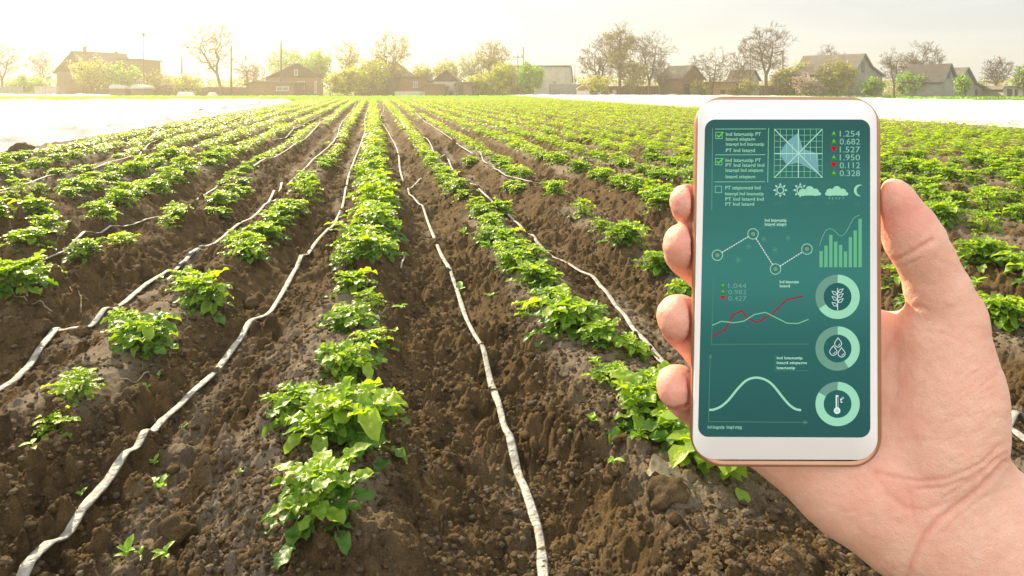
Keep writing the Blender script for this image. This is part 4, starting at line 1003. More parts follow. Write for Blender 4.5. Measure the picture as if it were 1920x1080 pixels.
# ------------------------------------------------------------------ the phone
PA, PB, PC, PX, PY, PD, PH_, PW_ = -0.04096, 0.02103, -0.02026, 0.11213, -0.07807, 0.27843, 0.14927, 0.0770
def rotm(a, b, c):
    ca, sa, cb, sb, cc, sc = math.cos(a), math.sin(a), math.cos(b), math.sin(b), math.cos(c), math.sin(c)
    return np.array([[1, 0, 0], [0, ca, -sa], [0, sa, ca]]) @ np.array([[cb, 0, sb], [0, 1, 0], [-sb, 0, cb]]) @ np.array([[cc, -sc, 0], [sc, cc, 0], [0, 0, 1]])
PM = rotm(PA, PB, PC); PT = np.array([PX, PY, -PD])
phone = bpy.data.objects.new('smartphone', None); COL.objects.link(phone); phone.empty_display_size = .05
phone.matrix_world = CAMM @ Matrix([[*PM[i], PT[i]] for i in range(3)] + [[0, 0, 0, 1]])
tag(phone, 'white smartphone with rosy metal rim showing charts on a green screen', 'smartphone')
def S(px, py, w_=0.0):
    """place on the phone's front where photo pixel (px, py) falls, in the phone's own axes"""
    r = np.array([(px - 960) / F, (HY - py) / F, -1.0]); n = PM[:, 2]; o = PT + n * w_
    q = r * (o @ n) / (r @ n); l = PM.T @ (q - PT); return l[0], l[1]
def rr(u0, u1, v0, v1, r, n=10):
    pts = []
    for cx_, cy_, a0 in ((u1 - r, v1 - r, 0), (u0 + r, v1 - r, 90), (u0 + r, v0 + r, 180), (u1 - r, v0 + r, 270)):
        for k in range(n + 1):
            a = math.radians(a0 + 90 * k / n); pts.append((cx_ + r * math.cos(a), cy_ + r * math.sin(a)))
    return pts
def rquad(TL, TR_, BR, BL, r, n=10):
    """rounded four-cornered outline"""
    c = [np.array(p, float) for p in (TR_, TL, BL, BR)]; out = []
    for i in range(4):
        a, b, d = c[i - 1], c[i], c[(i + 1) % 4]
        u = (a - b) / np.linalg.norm(a - b); v = (d - b) / np.linalg.norm(d - b); ctr = b + (u + v) * r
        for k in range(n + 1):
            t = math.radians(90 * k / n); out.append(tuple(ctr - v * r * math.cos(t) - u * r * math.sin(t)))
    return out
def loops_mesh(name, loops, mat, parent, cap=(True, True), smooth=True):
    n = len(loops[0][0]); V = []; Fc = []
    for pts, w_ in loops: V += [(x, y, w_) for x, y in pts]
    for i in range(len(loops) - 1):
        for k in range(n): Fc.append((i * n + k, i * n + (k + 1) % n, (i + 1) * n + (k + 1) % n, (i + 1) * n + k))
    V = np.array(V); tri = []
    for e, ci in ((0, cap[0]), (len(loops) - 1, cap[1])):
        if ci:
            V = np.vstack([V, V[e * n:(e + 1) * n].mean(0)]); c = len(V) - 1
            tri += [(c, e * n + k, e * n + (k + 1) % n) for k in range(n)]
    return mesh_np(name, V, [np.array(Fc), np.array(tri, int).reshape(-1, 3)], mat, parent, smooth)
M['rim'] = simple('rosy_metal', (.50, .27, .17), .28, .55, noise=.08, scale=30, spec=.6)
M['rim2'] = simple('rosy_metal_dark', (.36, .17, .11), .35, .4, noise=.1, scale=30, spec=.5)
M['white_front'] = simple('white_front', (.93, .93, .93), .5, noise=.01, spec=.3)
hw, hh_, R0 = PW_ / 2, PH_ / 2, .0125
BC = [np.array(S(*p, -.002)) for p in ((1303, 180.5), (1649, 182), (1652, 875), (1294.5, 873))]
def off_loop(i): return rquad(BC[0] + [i, -i], BC[1] + [-i, -i], BC[2] + [-i, i], BC[3] + [i, i], R0 - i * .8, 12)
mmm = .001
loops_mesh('case', [(off_loop(2.6 * mmm), -.0010), (off_loop(1.6 * mmm), -.0003), (off_loop(.9 * mmm), -.0003), (off_loop(.35 * mmm), -.0008), (off_loop(.05 * mmm), -.0019), (off_loop(0), -.0030), (off_loop(0), -.0033)], M['rim'], phone, (False, False))
loops_mesh('back_shell', [(off_loop(0), -.0033), (off_loop(.35 * mmm), -.0036), (off_loop(.5 * mmm), -.0040), (off_loop(.55 * mmm), -.0044), (off_loop(1.1 * mmm), -.0054), (off_loop(2.0 * mmm), -.0063), (off_loop(3.2 * mmm), -.0068), (off_loop(5 * mmm), -.0070)], M['rim2'], phone, (False, True))
fq = lambda ins, w_: rquad(*[S(*p, w_) for p in ((1310 + ins, 187 + ins), (1644 - ins, 188 + ins), (1646 - ins, 863 - ins), (1299 + ins, 862 - ins))], .0088 - ins * .0002, 12)
loops_mesh('front_panel', [(fq(0, 0), -.0012), (fq(0, 0), -.0001), (fq(1.5, .0003), .0003)], M['white_front'], phone, (False, True))
# screen: gives off light, teal, palest across its middle
EM = 1.0 / 2 ** EXPO
def emis(name, col, k=1.0):
    m = bpy.data.materials.new(name); m.use_nodes = True; n = m.node_tree; n.nodes.clear()
    e = n.nodes.new('ShaderNodeEmission'); e.inputs[0].default_value = (*srgb(*col), 1); e.inputs[1].default_value = EM * k
    o = n.nodes.new('ShaderNodeOutputMaterial'); n.links.new(e.outputs[0], o.inputs[0]); return m
ms = bpy.data.materials.new('screen_light'); ms.use_nodes = True; n = ms.node_tree; n.nodes.clear(); L = n.links.new
t = n.nodes.new('ShaderNodeTexCoord'); sx = n.nodes.new('ShaderNodeSeparateXYZ'); L(t.outputs['Generated'], sx.inputs[0])
cr = n.nodes.new('ShaderNodeValToRGB'); cr.color_ramp.interpolation = 'EASE'
el = cr.color_ramp.elements; el[0].position = 0; el[0].color = (*srgb(45, 92, 90), 1); el[1].position = 1; el[1].color = (*srgb(44, 93, 88), 1)
for p_, c_ in ((.25, (48, 103, 98)), (.52, (61, 126, 117)), (.75, (56, 116, 108))):
    e_ = el.new(p_); e_.color = (*srgb(*c_), 1)
L(sx.outputs['Y'], cr.inputs[0])
e = n.nodes.new('ShaderNodeEmission'); e.inputs[1].default_value = EM; L(cr.outputs[0], e.inputs[0])
gl = n.nodes.new('ShaderNodeBsdfGlossy'); gl.inputs['Roughness'].default_value = .25; gl.inputs[0].default_value = (.012, .012, .012, 1)
ad = n.nodes.new('ShaderNodeAddShader'); L(e.outputs[0], ad.inputs[0]); L(gl.outputs[0], ad.inputs[1])
o_ = n.nodes.new('ShaderNodeOutputMaterial'); L(ad.outputs[0], o_.inputs[0])
W1 = .00034
screen = mesh_np('screen', np.array([(x, y, W1) for x, y in rquad(S(1322, 224, W1), S(1631.5, 224, W1), S(1632, 820.5, W1), S(1308.5, 819, W1), .0042, 12)]), np.array([[0, i, i + 1] for i in range(1, 51)]), ms, phone, False)
E_ = {'pale': emis('graphic_pale', (176, 226, 200)), 'mint': emis('graphic_mint', (128, 192, 152)), 'white': emis('graphic_white', (225, 240, 235)), 'dim': emis('graphic_dim', (84, 132, 108)),
      'dim2': emis('graphic_dim2', (96, 148, 130)), 'star': emis('graphic_blue', (122, 172, 176)), 'green': emis('graphic_green', (98, 214, 44)), 'dgreen': emis('graphic_dark_green', (58, 132, 44)),
      'red': emis('graphic_red', (200, 24, 44)), 'dred': emis('graphic_dark_red', (158, 34, 58)), 'bar': emis('graphic_bar', (108, 184, 138)), 'ring': emis('graphic_ring', (160, 220, 186)),
      'ringd': emis('graphic_ring_dark', (112, 158, 138)), 'num': emis('graphic_number', (148, 196, 176)), 'text': emis('graphic_text', (150, 208, 172)), 'bg': emis('graphic_hole', (46, 100, 95)), 'num2': emis('graphic_number_dim', (112, 160, 146)), 'olive': emis('graphic_dot', (118, 156, 122)), 'lime': emis('graphic_lime', (112, 190, 70))}
EK = list(E_.keys()); EMATS = [E_[k] for k in EK]
class G2:
    """flat graphics on the screen, drawn in photo pixels"""
    def __init__(s): s.mb = MB(); s.lift = 0.0; s.used = []
    def mi(s, c):
        if c not in s.used: s.used.append(c)
        return s.used.index(c)
    def poly(s, pts, c, lv=1):
        w_ = W1 + .00004 * lv + s.lift; s.lift += 2e-8
        V = [(*S(x, y, w_), w_) for x, y in pts]; s.mb.add(V, [tuple(range(len(pts)))], s.mi(c))
    def fan(s, ctr, pts, c, lv=1):
        w_ = W1 + .00004 * lv + s.lift; s.lift += 2e-8
        V = [(*S(x, y, w_), w_) for x, y in [ctr] + list(pts)]; s.mb.add(V, [(0, i, i + 1) for i in range(1, len(pts))] + [(0, len(pts), 1)], s.mi(c))
    def line(s, pts, wd, c, lv=1, closed=False):
        pts = [np.array(p, float) for p in pts]
        if closed: pts = pts + [pts[0]]
        n = len(pts); Lf = []; Rt = []
        for i in range(n):
            a = pts[i - 1] if i > 0 else (pts[-2] if closed else pts[0]); b = pts[i + 1] if i < n - 1 else (pts[1] if closed else pts[-1])
            t1 = pts[i] - a; t2 = b - pts[i]; l1 = np.linalg.norm(t1); l2 = np.linalg.norm(t2)
            t1 = t1 / l1 if l1 > 1e-6 else t2 / l2; t2 = t2 / l2 if l2 > 1e-6 else t1
            t = t1 + t2; t /= np.linalg.norm(t) + 1e-9; nn = np.array([-t[1], t[0]]); k = wd / 2 / max(.5, abs(nn @ np.array([-t1[1], t1[0]])))
            Lf.append(pts[i] + nn * k); Rt.append(pts[i] - nn * k)
        w_ = W1 + .00004 * lv + s.lift; s.lift += 2e-8
        V = [(*S(*p, w_), w_) for p in Lf + Rt]; s.mb.add(V, [(i, i + 1, n + i + 1, n + i) for i in range(n - 1)], s.mi(c))
    def circ(s, x, y, r, c, lv=1, n=32): s.poly([(x + r * math.cos(6.2832 * k / n), y + r * math.sin(6.2832 * k / n)) for k in range(n)], c, lv)
    def ring(s, x, y, r, wd, c, lv=1, n=36): s.line([(x + r * math.cos(6.2832 * k / n), y + r * math.sin(6.2832 * k / n)) for k in range(n)], wd, c, lv, True)
    def text(s, body, x0, x1, ytop, ybot, c, bold=0.0, lv=2):
        cu = bpy.data.curves.new('t', 'FONT'); cu.body = body; cu.size = 1; cu.offset = bold; cu.resolution_u = 3
        ob = bpy.data.objects.new('t', cu); COL.objects.link(ob); dg = bpy.context.evaluated_depsgraph_get(); dg.update()
        me = bpy.data.meshes.new_from_object(ob.evaluated_get(dg))
        V = np.array([v.co[:] for v in me.vertices]); Fc = [tuple(p.vertices) for p in me.polygons]
        bpy.data.objects.remove(ob); bpy.data.curves.remove(cu); bpy.data.meshes.remove(me)
        mn, mx = V.min(0), V.max(0); asc = .70
        X = x0 + (V[:, 0] - mn[0]) / (mx[0] - mn[0]) * (x1 - x0); Y = ybot - V[:, 1] / asc * (ybot - ytop)
        w_ = W1 + .00004 * lv + s.lift; s.lift += 2e-8
        s.mb.add([(*S(a, b, w_), w_) for a, b in zip(X, Y)], Fc, s.mi(c))
    def build(s, name):
        return s.mb.build(name, [E_[k] for k in s.used], screen)
g = G2()
g.line([(1336, 240), (1334.5, 394)], 1.5, 'dim2'); g.line([(1441, 240), (1439.5, 342)], 1.5, 'mint')
for y, x0, x1 in ((242, 1341, 1436), (290.3, 1341, 1435), (341, 1340, 1434)): g.line([(x0, y), (x1, y - .3)], 1.4, 'mint')
for x, y, chk in ((1348, 254, 1), (1347.5, 303, 1), (1347, 355, 0)):
    g.line([(x - 6, y - 6), (x + 6, y - 6), (x + 6, y + 6), (x - 6, y + 6)], 1.3, 'mint', closed=True)
    if chk: g.line([(x - 3.5, y - 1), (x - .5, y + 3), (x + 8.5, y - 6.5)], 2.4, 'green', 2)
TX = [("Ind Istagustip PT", 1361, 1427, 248, 254.5), ("Istagd stiqtagn", 1361, 1416, 257.5, 263.5), ("Istagqd Ind Istagustip", 1361, 1433, 267, 273), ("PT Ind Istagd", 1361, 1415.5, 278.5, 285),
      ("Ind Istagustip PT", 1360.5, 1427, 297, 303.5), ("PT Ind Istagd Ind", 1360.5, 1433, 306.5, 312.5), ("Istagqd Ind stiqtagn", 1360.5, 1431, 316, 322), ("Istagd stiqtagn", 1360.5, 1416, 328, 334),
      ("PT stiqtogutd Ind", 1360, 1426, 348.5, 355), ("Istagqd Ind Istagustip", 1360, 1432, 360, 366), ("PT Ind Istagd Ind", 1360, 1432, 370, 376), ("PT Ind Istagd", 1360, 1414, 379.5, 385.5)]
for t_ in TX: g.text(*t_, 'text', .018)
g.build('checklist')
g = G2()
for i in range(9):
    q = i / 8; g.line([(1452 + 90 * q, 242), (1451.5 + 90 * q, 333)], 1.0, 'mint'); g.line([(1452, 242 + 91 * q), (1542, 242 + 91 * q)], 1.0, 'mint')
ctr = (1497, 288)
star = [(1496.5, 249), (1505, 279), (1533.5, 288), (1535, 325), (1497, 305), (1475, 309), (1461, 288), (1475, 266)]
g.fan(ctr, star, 'star', 2)
for i in range(9):
    q = 1452 + 90 * i / 8
    if 1462 < q < 1534: g.line([(q, 270 + abs(q - 1480) * .1), (q, 300)], .8, 'ring', 3)
for a, b in (((1452, 242), (1542, 333)), ((1542, 242), (1452, 333)), ((1497, 242), (1497, 333)), ((1452, 288), (1542, 288))): g.line([a, b], 1.7, 'pale', 4)
g.build('radar_chart')
g = G2()
for i, (tx, up) in enumerate((("1.254", 1), ("0.682", 1), ("1.527", 0), ("1.950", 1), ("0.112", 0), ("0.328", 1))):
    y = 250.5 + i * 14.85
    if up: g.poly([(1557.5, y + 5), (1563.5, y - 5.5), (1569.5, y + 5)], 'dgreen'); g.poly([(1560.2, y + 1.5), (1563.5, y - 5.2), (1566.8, y + 1.5)], 'lime', 2)
    else: g.poly([(1557.5, y - 5.5), (1569.5, y - 5.5), (1563.5, y + 5.5)], 'red')
    g.text(tx, 1574.5, 1612.5, y - 5.5, y + 5.5, 'num')
g.build('index_figures')
def sun(g, x, y):
    g.ring(x, y, 6.2, 1.8, 'pale'); 
    for k in range(8):
        a = k * math.pi / 4; c, s_ = math.cos(a), math.sin(a)
        g.poly([(x + 8.6 * c - 2.4 * s_, y + 8.6 * s_ + 2.4 * c), (x + 14 * c, y + 14 * s_), (x + 8.6 * c + 2.4 * s_, y + 8.6 * s_ - 2.4 * c)], 'pale')
def cloud(g, x, y):
    g.circ(x - 13, y - 5, 7, 'ring', 2); g.circ(x, y - 8, 8.5, 'ring', 2); g.circ(x + 11, y - 5, 6.8, 'ring', 2); g.circ(x - 19, y - 2, 3, 'ring', 2); g.circ(x + 18.5, y - 2, 3, 'ring', 2); g.poly([(x - 19, y - 5), (x + 18.5, y - 5), (x + 18.5, y + 1), (x - 19, y + 1)], 'ring', 2)
g = G2(); sun(g, 1463, 356.5); g.build('sun_symbol')
g = G2(); sun(g, 1500.5, 356.5); g.circ(1508, 358, 7, 'bg', 2); cloud(g, 1518, 365.5); g.build('partly_cloudy_symbol')
g = G2(); cloud(g, 1569, 365.5)
for k, dx in enumerate((-14, -8, -1, 5, 12)): g.line([(1569 + dx + 1, 370), (1569 + dx - 1, 374 - (k % 2 == 0))], 1.2, 'mint')
g.build('rain_cloud_symbol')
g = G2(); oc = [(1612 + 11 * math.cos(a), 357 + 11 * math.sin(a)) for a in np.linspace(math.radians(80), math.radians(300), 20)]; ic = [(1617.5 + 11.5 * math.cos(a), 357.5 + 10.5 * math.sin(a)) for a in np.linspace(math.radians(262), math.radians(108), 20)]
for i in range(19): g.poly([oc[i], oc[i + 1], ic[18 - i], ic[19 - i]], 'ring')
g.build('moon_symbol')
g = G2()
for x, l in ((1452, ('m asogs ostp', 'gstgus os', 'm astg')), (1502, ('m asogs ostp', 'gstgus os', 'm astg')), (1548, ('m asostg', 'gstgs', 'mo')), (1602, ('m asogs ost', 'gstgs', 'm astg'))):
    for k, s_ in enumerate(l): g.text(s_, x, x + 2.0 * len(s_), 377 + k * 2.9, 379.3 + k * 2.9, 'dim')
g.build('weather_captions')
g = G2()
N_ = [(1345, 478.5), (1412, 438.5), (1454, 504.5), (1513, 467)]
for x, y in N_: g.circ(x, y, 5.2, 'bg', 1); g.ring(x, y, 9.8, 1.1, 'pale', 2); g.circ(x, y, 4.2, 'olive', 3)
for (x0, y0), (x1, y1) in zip(N_[:-1], N_[1:]):
    l = math.hypot(x1 - x0, y1 - y0); ux, uy = (x1 - x0) / l, (y1 - y0) / l; t = 10
    while t < l - 11: g.line([(x0 + ux * t, y0 + uy * t), (x0 + ux * min(t + 3.4, l - 10), y0 + uy * min(t + 3.4, l - 10))], 1.7, 'white', 2); t += 5
for x, y in ((1432, 448.5), (1403.5, 462), (1384, 487.5), (1453, 468.3), (1477.5, 446)): g.ring(x, y, 4.0, .8, 'dim2'); g.circ(x, y, 1.1, 'mint', 2)
g.line([(1422, 431), (1432, 425), (1475, 425)], .5, 'dim2')
g.text("Ind Istagustip", 1434, 1475, 410, 415.5, 'pale', .02); g.text("Istagd stiqtg", 1434, 1475, 417.5, 423, 'pale', .02)
g.build('network_graph')
g = G2()
for i, yt in enumerate((471, 460.5, 440.5, 453, 459, 471.5, 444.5, 432, 410.5)): x = 1536.4 + i * 9.15; g.poly([(x, yt), (x + 6.2, yt), (x + 6.2, 501), (x, 501)], 'bar')
cv = [(1536.5, 461), (1541, 447), (1548, 433), (1556, 429), (1564, 432), (1572, 440), (1578, 442), (1586, 436), (1594, 421), (1602, 408), (1611.5, 403.5)]
g.line([tuple(p) for p in catmull([(a, b, 0) for a, b in cv], 4)[:, :2]], .9, 'mint', 2); g.build('bar_chart')
g = G2()
g.line([(1338, 520), (1334, 645.5), (1516, 645)], 1.3, 'dim'); 
for i, (tx, up) in enumerate((("1.044", 1), ("0.982", 1), ("0.427", 0))):
    y = 535.5 + i * 11.8
    if up: g.poly([(1350.5, y + 4), (1355.5, y - 4.5), (1360.5, y + 4)], 'dgreen'); g.poly([(1353, y + .5), (1355.5, y - 4.2), (1358, y + .5)], 'lime', 2)
    else: g.poly([(1350.5, y - 4.5), (1360.5, y - 4.5), (1355.5, y + 4.5)], 'red')
    g.text(tx, 1365.5, 1399.5, y - 4.2, y + 4.6, 'num2')
f4 = lambda L_: [(1320 + x / 7.2, 510 + y / 7.2) for x, y in L_]
g.line(f4([(110, 870), (285, 780), (390, 580), (515, 520), (575, 615), (640, 650), (715, 682), (880, 590), (920, 570), (1115, 375), (1340, 325)]), 2.6, 'dred', 1)
g.line(f4([(110, 720), (235, 665), (400, 686), (540, 662), (685, 572), (830, 545), (1000, 630), (1120, 690), (1260, 696), (1410, 640)]), 2.0, 'mint', 2)
g.text("Ind Istomatt", 1462, 1498, 525.5, 531, 'pale', .02); g.text("Istagd", 1462, 1481, 533.5, 538.5, 'pale', .02)
g.build('line_chart')
g = G2()
g.line([(1331.5, 668), (1328.5, 790.5), (1507, 792)], 1.3, 'dim'); g.poly([(1328.5, 671), (1332, 663), (1335.5, 671)], 'dim'); g.poly([(1507, 788), (1516, 792), (1507, 796)], 'dim')
bc = [(1330, 768.5), (1338, 768), (1352, 762), (1366, 750), (1384, 728), (1400, 713), (1418, 708), (1436, 712.5), (1450, 723), (1466, 743), (1480, 759), (1492, 767), (1502, 769)]
g.line([tuple(p) for p in catmull([(a, b, 0) for a, b in bc], 5)[:, :2]], 4.2, 'ring', 2)
g.line([(1453, 665), (1453, 695), (1516, 695)], .8, 'dim')
g.text("Ind Istagustip", 1456.5, 1505, 668.5, 673.5, 'pale', .02); g.text("Istagd stiqtagns", 1456.5, 1513, 677.5, 682.5, 'pale', .02); g.text("Istagustip", 1456.5, 1491, 687, 692, 'pale', .02)
g.text("Ind Istagustip  Istagd stiqtg", 1327, 1391, 797.5, 803.5, 'text', .012)
g.build('bell_curve_chart')
def gauge(cx_, cy_, frac, name):
    g = G2(); r = 33.8; wd = 15.4
    a = lambda q: -math.pi / 2 + q * 2 * math.pi
    def arc(q0, q1): return [(cx_ + r * math.cos(a(q)), cy_ + r * math.sin(a(q))) for q in np.linspace(q0, q1, 48)]
    g.circ(cx_, cy_, 27, 'bg', 1); g.line(arc(0, frac), wd, 'ring', 2); g.line(arc(frac, 1), wd, 'ringd', 3)
    return g
g = gauge(1570.5, 556.5, .66, '')
g.line([(1570.5, 540), (1570.5, 582)], 1.3, 'white', 4)
for x0, y0, sx_ in ((1570.5, 553, -1), (1570.5, 563, -1), (1570.5, 574, -1), (1570.5, 557.5, 1), (1570.5, 567, 1), (1570.5, 548.5, 1)):
    tx_, ty_ = x0 + sx_ * 10.5, y0 - 6.5 - (0)
    g.line([(x0, y0), (x0 + sx_ * 4, y0 - 5.6), (tx_, ty_ - .5), (x0 + sx_ * 7, y0 - .5), (x0, y0)], 1.1, 'white', 5)
g.build('plant_gauge')
g = gauge(1570.5, 653.5, .42, '')
for x, y, s_ in ((1571.5, 643, 6.6), (1562.5, 658, 6.8), (1578, 661.5, 6.6)):
    pts = [(x, y - s_ * 1.45)] + [(x + s_ * math.cos(q), y + s_ * .2 + s_ * math.sin(q)) for q in np.linspace(-.45, math.pi + .45, 16)]
    g.line(pts, 1.2, 'white', 4, True); g.line([(x + s_ * .5 * math.cos(q), y + s_ * .2 + s_ * .5 * math.sin(q)) for q in np.linspace(-.1, 1.7, 8)], 1.0, 'white', 5)
g.build('water_gauge')
g = gauge(1570.5, 757.5, .84, '')
g.circ(1569.5, 770, 6.2, 'white', 4); g.line([(1569.5, 741), (1569.5, 768)], 5.2, 'white', 4); g.line([(1570.5, 744), (1570.5, 763)], 2.2, 'bg', 5); g.circ(1569.5, 770, 3, 'pale', 5)
for k in range(4): g.line([(1567, 746 + k * 4.5), (1570, 746 + k * 4.5)], .9, 'white', 6)
g.text("t", 1575, 1579.5, 744, 755, 'white', .02, 5); g.ring(1580.5, 746, 1.5, .7, 'white', 5)
g.build('temperature_gauge')

# ------------------------------------------------------------------ the hand
D0 = .2784; SS_ = D0 / F
def C(px, py, z):
    d = D0 - z * SS_; return np.array([(px - 960) / F * d, (HY - py) / F * d, -d])
def rad(r, z): return r * (D0 - z * SS_) / F
hstep = .00105
lo = np.array([C(1205, 700, 0)[0], C(1500, 1880, 0)[1], -D0 - .052]); hi = np.array([C(2430, 1000, 60)[0], C(1700, 318, 0)[1], -D0 + .040])
nx_, ny_, nz3 = (np.ceil((hi - lo) / hstep).astype(int) + 1)
gx = (lo[0] + hstep * np.arange(nx_)).astype(np.float32)[:, None, None]; gy = (lo[1] + hstep * np.arange(ny_)).astype(np.float32)[None, :, None]; gz = (lo[2] + hstep * np.arange(nz3)).astype(np.float32)[None, None, :]
def cone(a, b, flat=None):
    """round cone from a=(px,py,z,r) to b ; flat squeezes it in depth"""
    A = C(*a[:3]); B = C(*b[:3]); ra, rb = rad(a[3], a[2]), rad(b[3], b[2]); d = B - A
    if flat is None:
        t = ((gx - A[0]) * d[0] + (gy - A[1]) * d[1] + (gz - A[2]) * d[2]) / (d @ d); t = np.clip(t, 0, 1)
        return np.sqrt((gx - A[0] - t * d[0]) ** 2 + (gy - A[1] - t * d[1]) ** 2 + (gz - A[2] - t * d[2]) ** 2) - (ra + (rb - ra) * t)
    t = np.clip(((gx - A[0]) * d[0] + (gy - A[1]) * d[1]) / (d[:2] @ d[:2] + 1e-12), 0, 1)
    return np.sqrt((gx - A[0] - t * d[0]) ** 2 + (gy - A[1] - t * d[1]) ** 2 + ((gz - A[2] - t * d[2]) * flat) ** 2) - (ra + (rb - ra) * t)
def smin(a, b, k):
    h = np.clip(.5 + .5 * (b - a) / k, 0, 1); return b + (a - b) * h - k * h * (1 - h)
def chain(pts, k=.003):
    o = None
    for a, b in zip(pts[:-1], pts[1:]):
        c = cone(a, b); o = c if o is None else smin(o, c, k)
    return o
def fall(lst, k):
    o = lst[0]
    for x in lst[1:]: o = smin(o, x, k)
    return o
FING = {
 'index': [(1290, 379, -46, 34), (1297, 390, -84, 35), (1345, 425, -128, 37), (1470, 470, -140, 40), (1575, 520, -138, 44)],
 'middle': [(1285, 460, -50, 42), (1291, 474, -92, 43), (1350, 535, -140, 41), (1450, 570, -150, 42), (1530, 610, -140, 46)],
 'ring': [(1274, 595, -50, 42.5), (1284, 610, -92, 42), (1340, 680, -138, 39), (1420, 700, -148, 41), (1500, 720, -138, 46)],
 'pinky': [(1271, 726, -50, 40), (1283, 740, -86, 38), (1335, 795, -124, 35), (1400, 800, -135, 38), (1470, 800, -128, 44)]}
fields = None
for k_, ch in FING.items():
    f_ = chain(ch, .0025); fields = f_ if fields is None else smin(fields, f_, .0008)
palm = fall([
    cone((1560, 590, -140, 80), (1600, 780, -130, 105), 1.25),
    cone((1475, 700, -130, 72), (1520, 790, -122, 92), 1.2),
    cone((1449, 806, -108, 80), (1600, 900, -84, 98), 1.15),
    cone((1600, 900, -84, 98), (1722, 962, -66, 118), 1.15),
    cone((1600, 800, -116, 95), (1715, 930, -78, 120), 1.2)], .012)
thenar = fall([
    cone((1768, 640, -44, 74), (1772, 725, -48, 88)),
    cone((1772, 725, -48, 88), (1762, 800, -52, 96)),
    cone((1700, 760, -92, 70), (1740, 850, -62, 96)),
    cone((1762, 800, -52, 96), (1722, 900, -66, 90))], .010)
wrist = fall([cone((1722, 955, -62, 118), (1800, 975, -52, 126), 1.35), cone((1800, 975, -52, 128), (1860, 1040, -42, 140), 1.35), cone((1860, 1040, -42, 140), (2080, 1290, -14, 160), 1.3), cone((2080, 1290, -14, 160), (2240, 1560, 20, 172), 1.25), cone((2240, 1560, 20, 172), (2420, 1960, 50, 185), 1.2)], .012)
thumb = chain([(1678, 358, -16, 23.5), (1685, 380, -18, 31), (1702, 422, -22, 45), (1716, 452, -24, 50), (1736, 490, -28, 47.5), (1757, 540, -34, 53), (1776, 590, -40, 61), (1770, 650, -46, 72)], .004)
web = fall([cone((1765, 640, -70, 50), (1640, 640, -132, 50)), cone((1720, 700, -90, 50), (1640, 700, -118, 60))], .006)
body = smin(palm, thenar, .009); body = smin(body, wrist, .012); body = smin(body, web, .008); body = smin(body, thumb, .005); body = smin(body, fields, .005)
# soft folds: the thumb joint, and where the phone presses in
q0 = PM.T
def box_sd(e=.0001):
    ax, ay, az = gx - PT[0], gy - PT[1], gz - PT[2]
    l0 = PM[0, 0] * ax + PM[1, 0] * ay + PM[2, 0] * az; l1 = PM[0, 1] * ax + PM[1, 1] * ay + PM[2, 1] * az; l2 = PM[0, 2] * ax + PM[1, 2] * ay + PM[2, 2] * az
    rr_ = .0110; dx = np.maximum(np.abs(l0) - (hw - rr_), 0); dy = np.maximum(np.abs(l1) - (hh_ - rr_), 0); d2 = np.sqrt(dx * dx + dy * dy) - rr_ - e
    dz = np.abs(l2 + .0040) - (.0046 + e)
    d2 = np.where(l2 > 0, d2, d2)
    return np.maximum(d2, dz)
bx_ = box_sd()
body = np.maximum(body, -bx_)
del bx_, palm, thenar, wrist, thumb, web, fields
def surface_nets(Fv, lo, h):
    ins = Fv < 0; nx, ny, nz = Fv.shape
    acc = np.zeros((nx - 1, ny - 1, nz - 1, 3), np.float32); cnt = np.zeros((nx - 1, ny - 1, nz - 1), np.float32)
    c = [(i, j, k) for i in (0, 1) for j in (0, 1) for k in (0, 1)]
    sl = lambda o: (slice(o[0], nx - 1 + o[0]), slice(o[1], ny - 1 + o[1]), slice(o[2], nz - 1 + o[2]))
    n_in = sum(ins[sl(o)].astype(np.int8) for o in c); act = (n_in > 0) & (n_in < 8); I = np.argwhere(act)
    pos = np.zeros((len(I), 3)); cn = np.zeros(len(I))
    val = {o: Fv[I[:, 0] + o[0], I[:, 1] + o[1], I[:, 2] + o[2]].astype(float) for o in c}
    for o in c:
        for ax in range(3):
            if o[ax] == 0:
                p = list(o); p[ax] = 1; p = tuple(p); a, b = val[o], val[p]; m = (a < 0) != (b < 0)
                t = np.where(m, a / np.where(m, a - b, 1), 0); q = np.array(o, float)[None].repeat(len(I), 0); q[:, ax] = t
                pos += q * m[:, None]; cn += m
    pos = (pos / cn[:, None] + I) * h + lo
    idx = np.full(act.shape, -1, np.int64); idx[act] = np.arange(len(I)); Q = []
    for ax in range(3):
        o1, o2 = (ax + 1) % 3, (ax + 2) % 3
        s0 = [slice(1, -1)] * 3; s0[ax] = slice(0, -1); s1 = list(s0); s1[ax] = slice(1, None)
        a = ins[tuple(s0)]; b = ins[tuple(s1)]
        for m, flip in ((a & ~b, False), (~a & b, True)):
            E = np.argwhere(m)
            if not len(E): continue
            for d_ in range(3):
                if d_ != ax: E[:, d_] += 1
            def at(e1, e2):
                J = E.copy(); J[:, o1] -= e1; J[:, o2] -= e2; return idx[J[:, 0], J[:, 1], J[:, 2]]
            q = np.stack([at(1, 1), at(0, 1), at(0, 0), at(1, 0)], -1)
            Q.append(q[:, ::-1] if flip else q)
    return pos, np.concatenate(Q)
HV, HF = surface_nets(body, lo, hstep); del body
HF = HF[(HF >= 0).all(1)]
def smooth(V, Fq, it=3, lam=.5):
    e = np.concatenate([Fq[:, [0, 1]], Fq[:, [1, 2]], Fq[:, [2, 3]], Fq[:, [3, 0]]]); e = np.concatenate([e, e[:, ::-1]])
    deg = np.bincount(e[:, 0], minlength=len(V))[:, None]
    for i in range(it):
        for l in (lam, -lam * 1.04):
            s = np.stack([np.bincount(e[:, 0], weights=V[e[:, 1], k], minlength=len(V)) for k in range(3)], -1)
            V = V + l * (s / deg - V)
    return V
HV = smooth(HV, HF, 5)
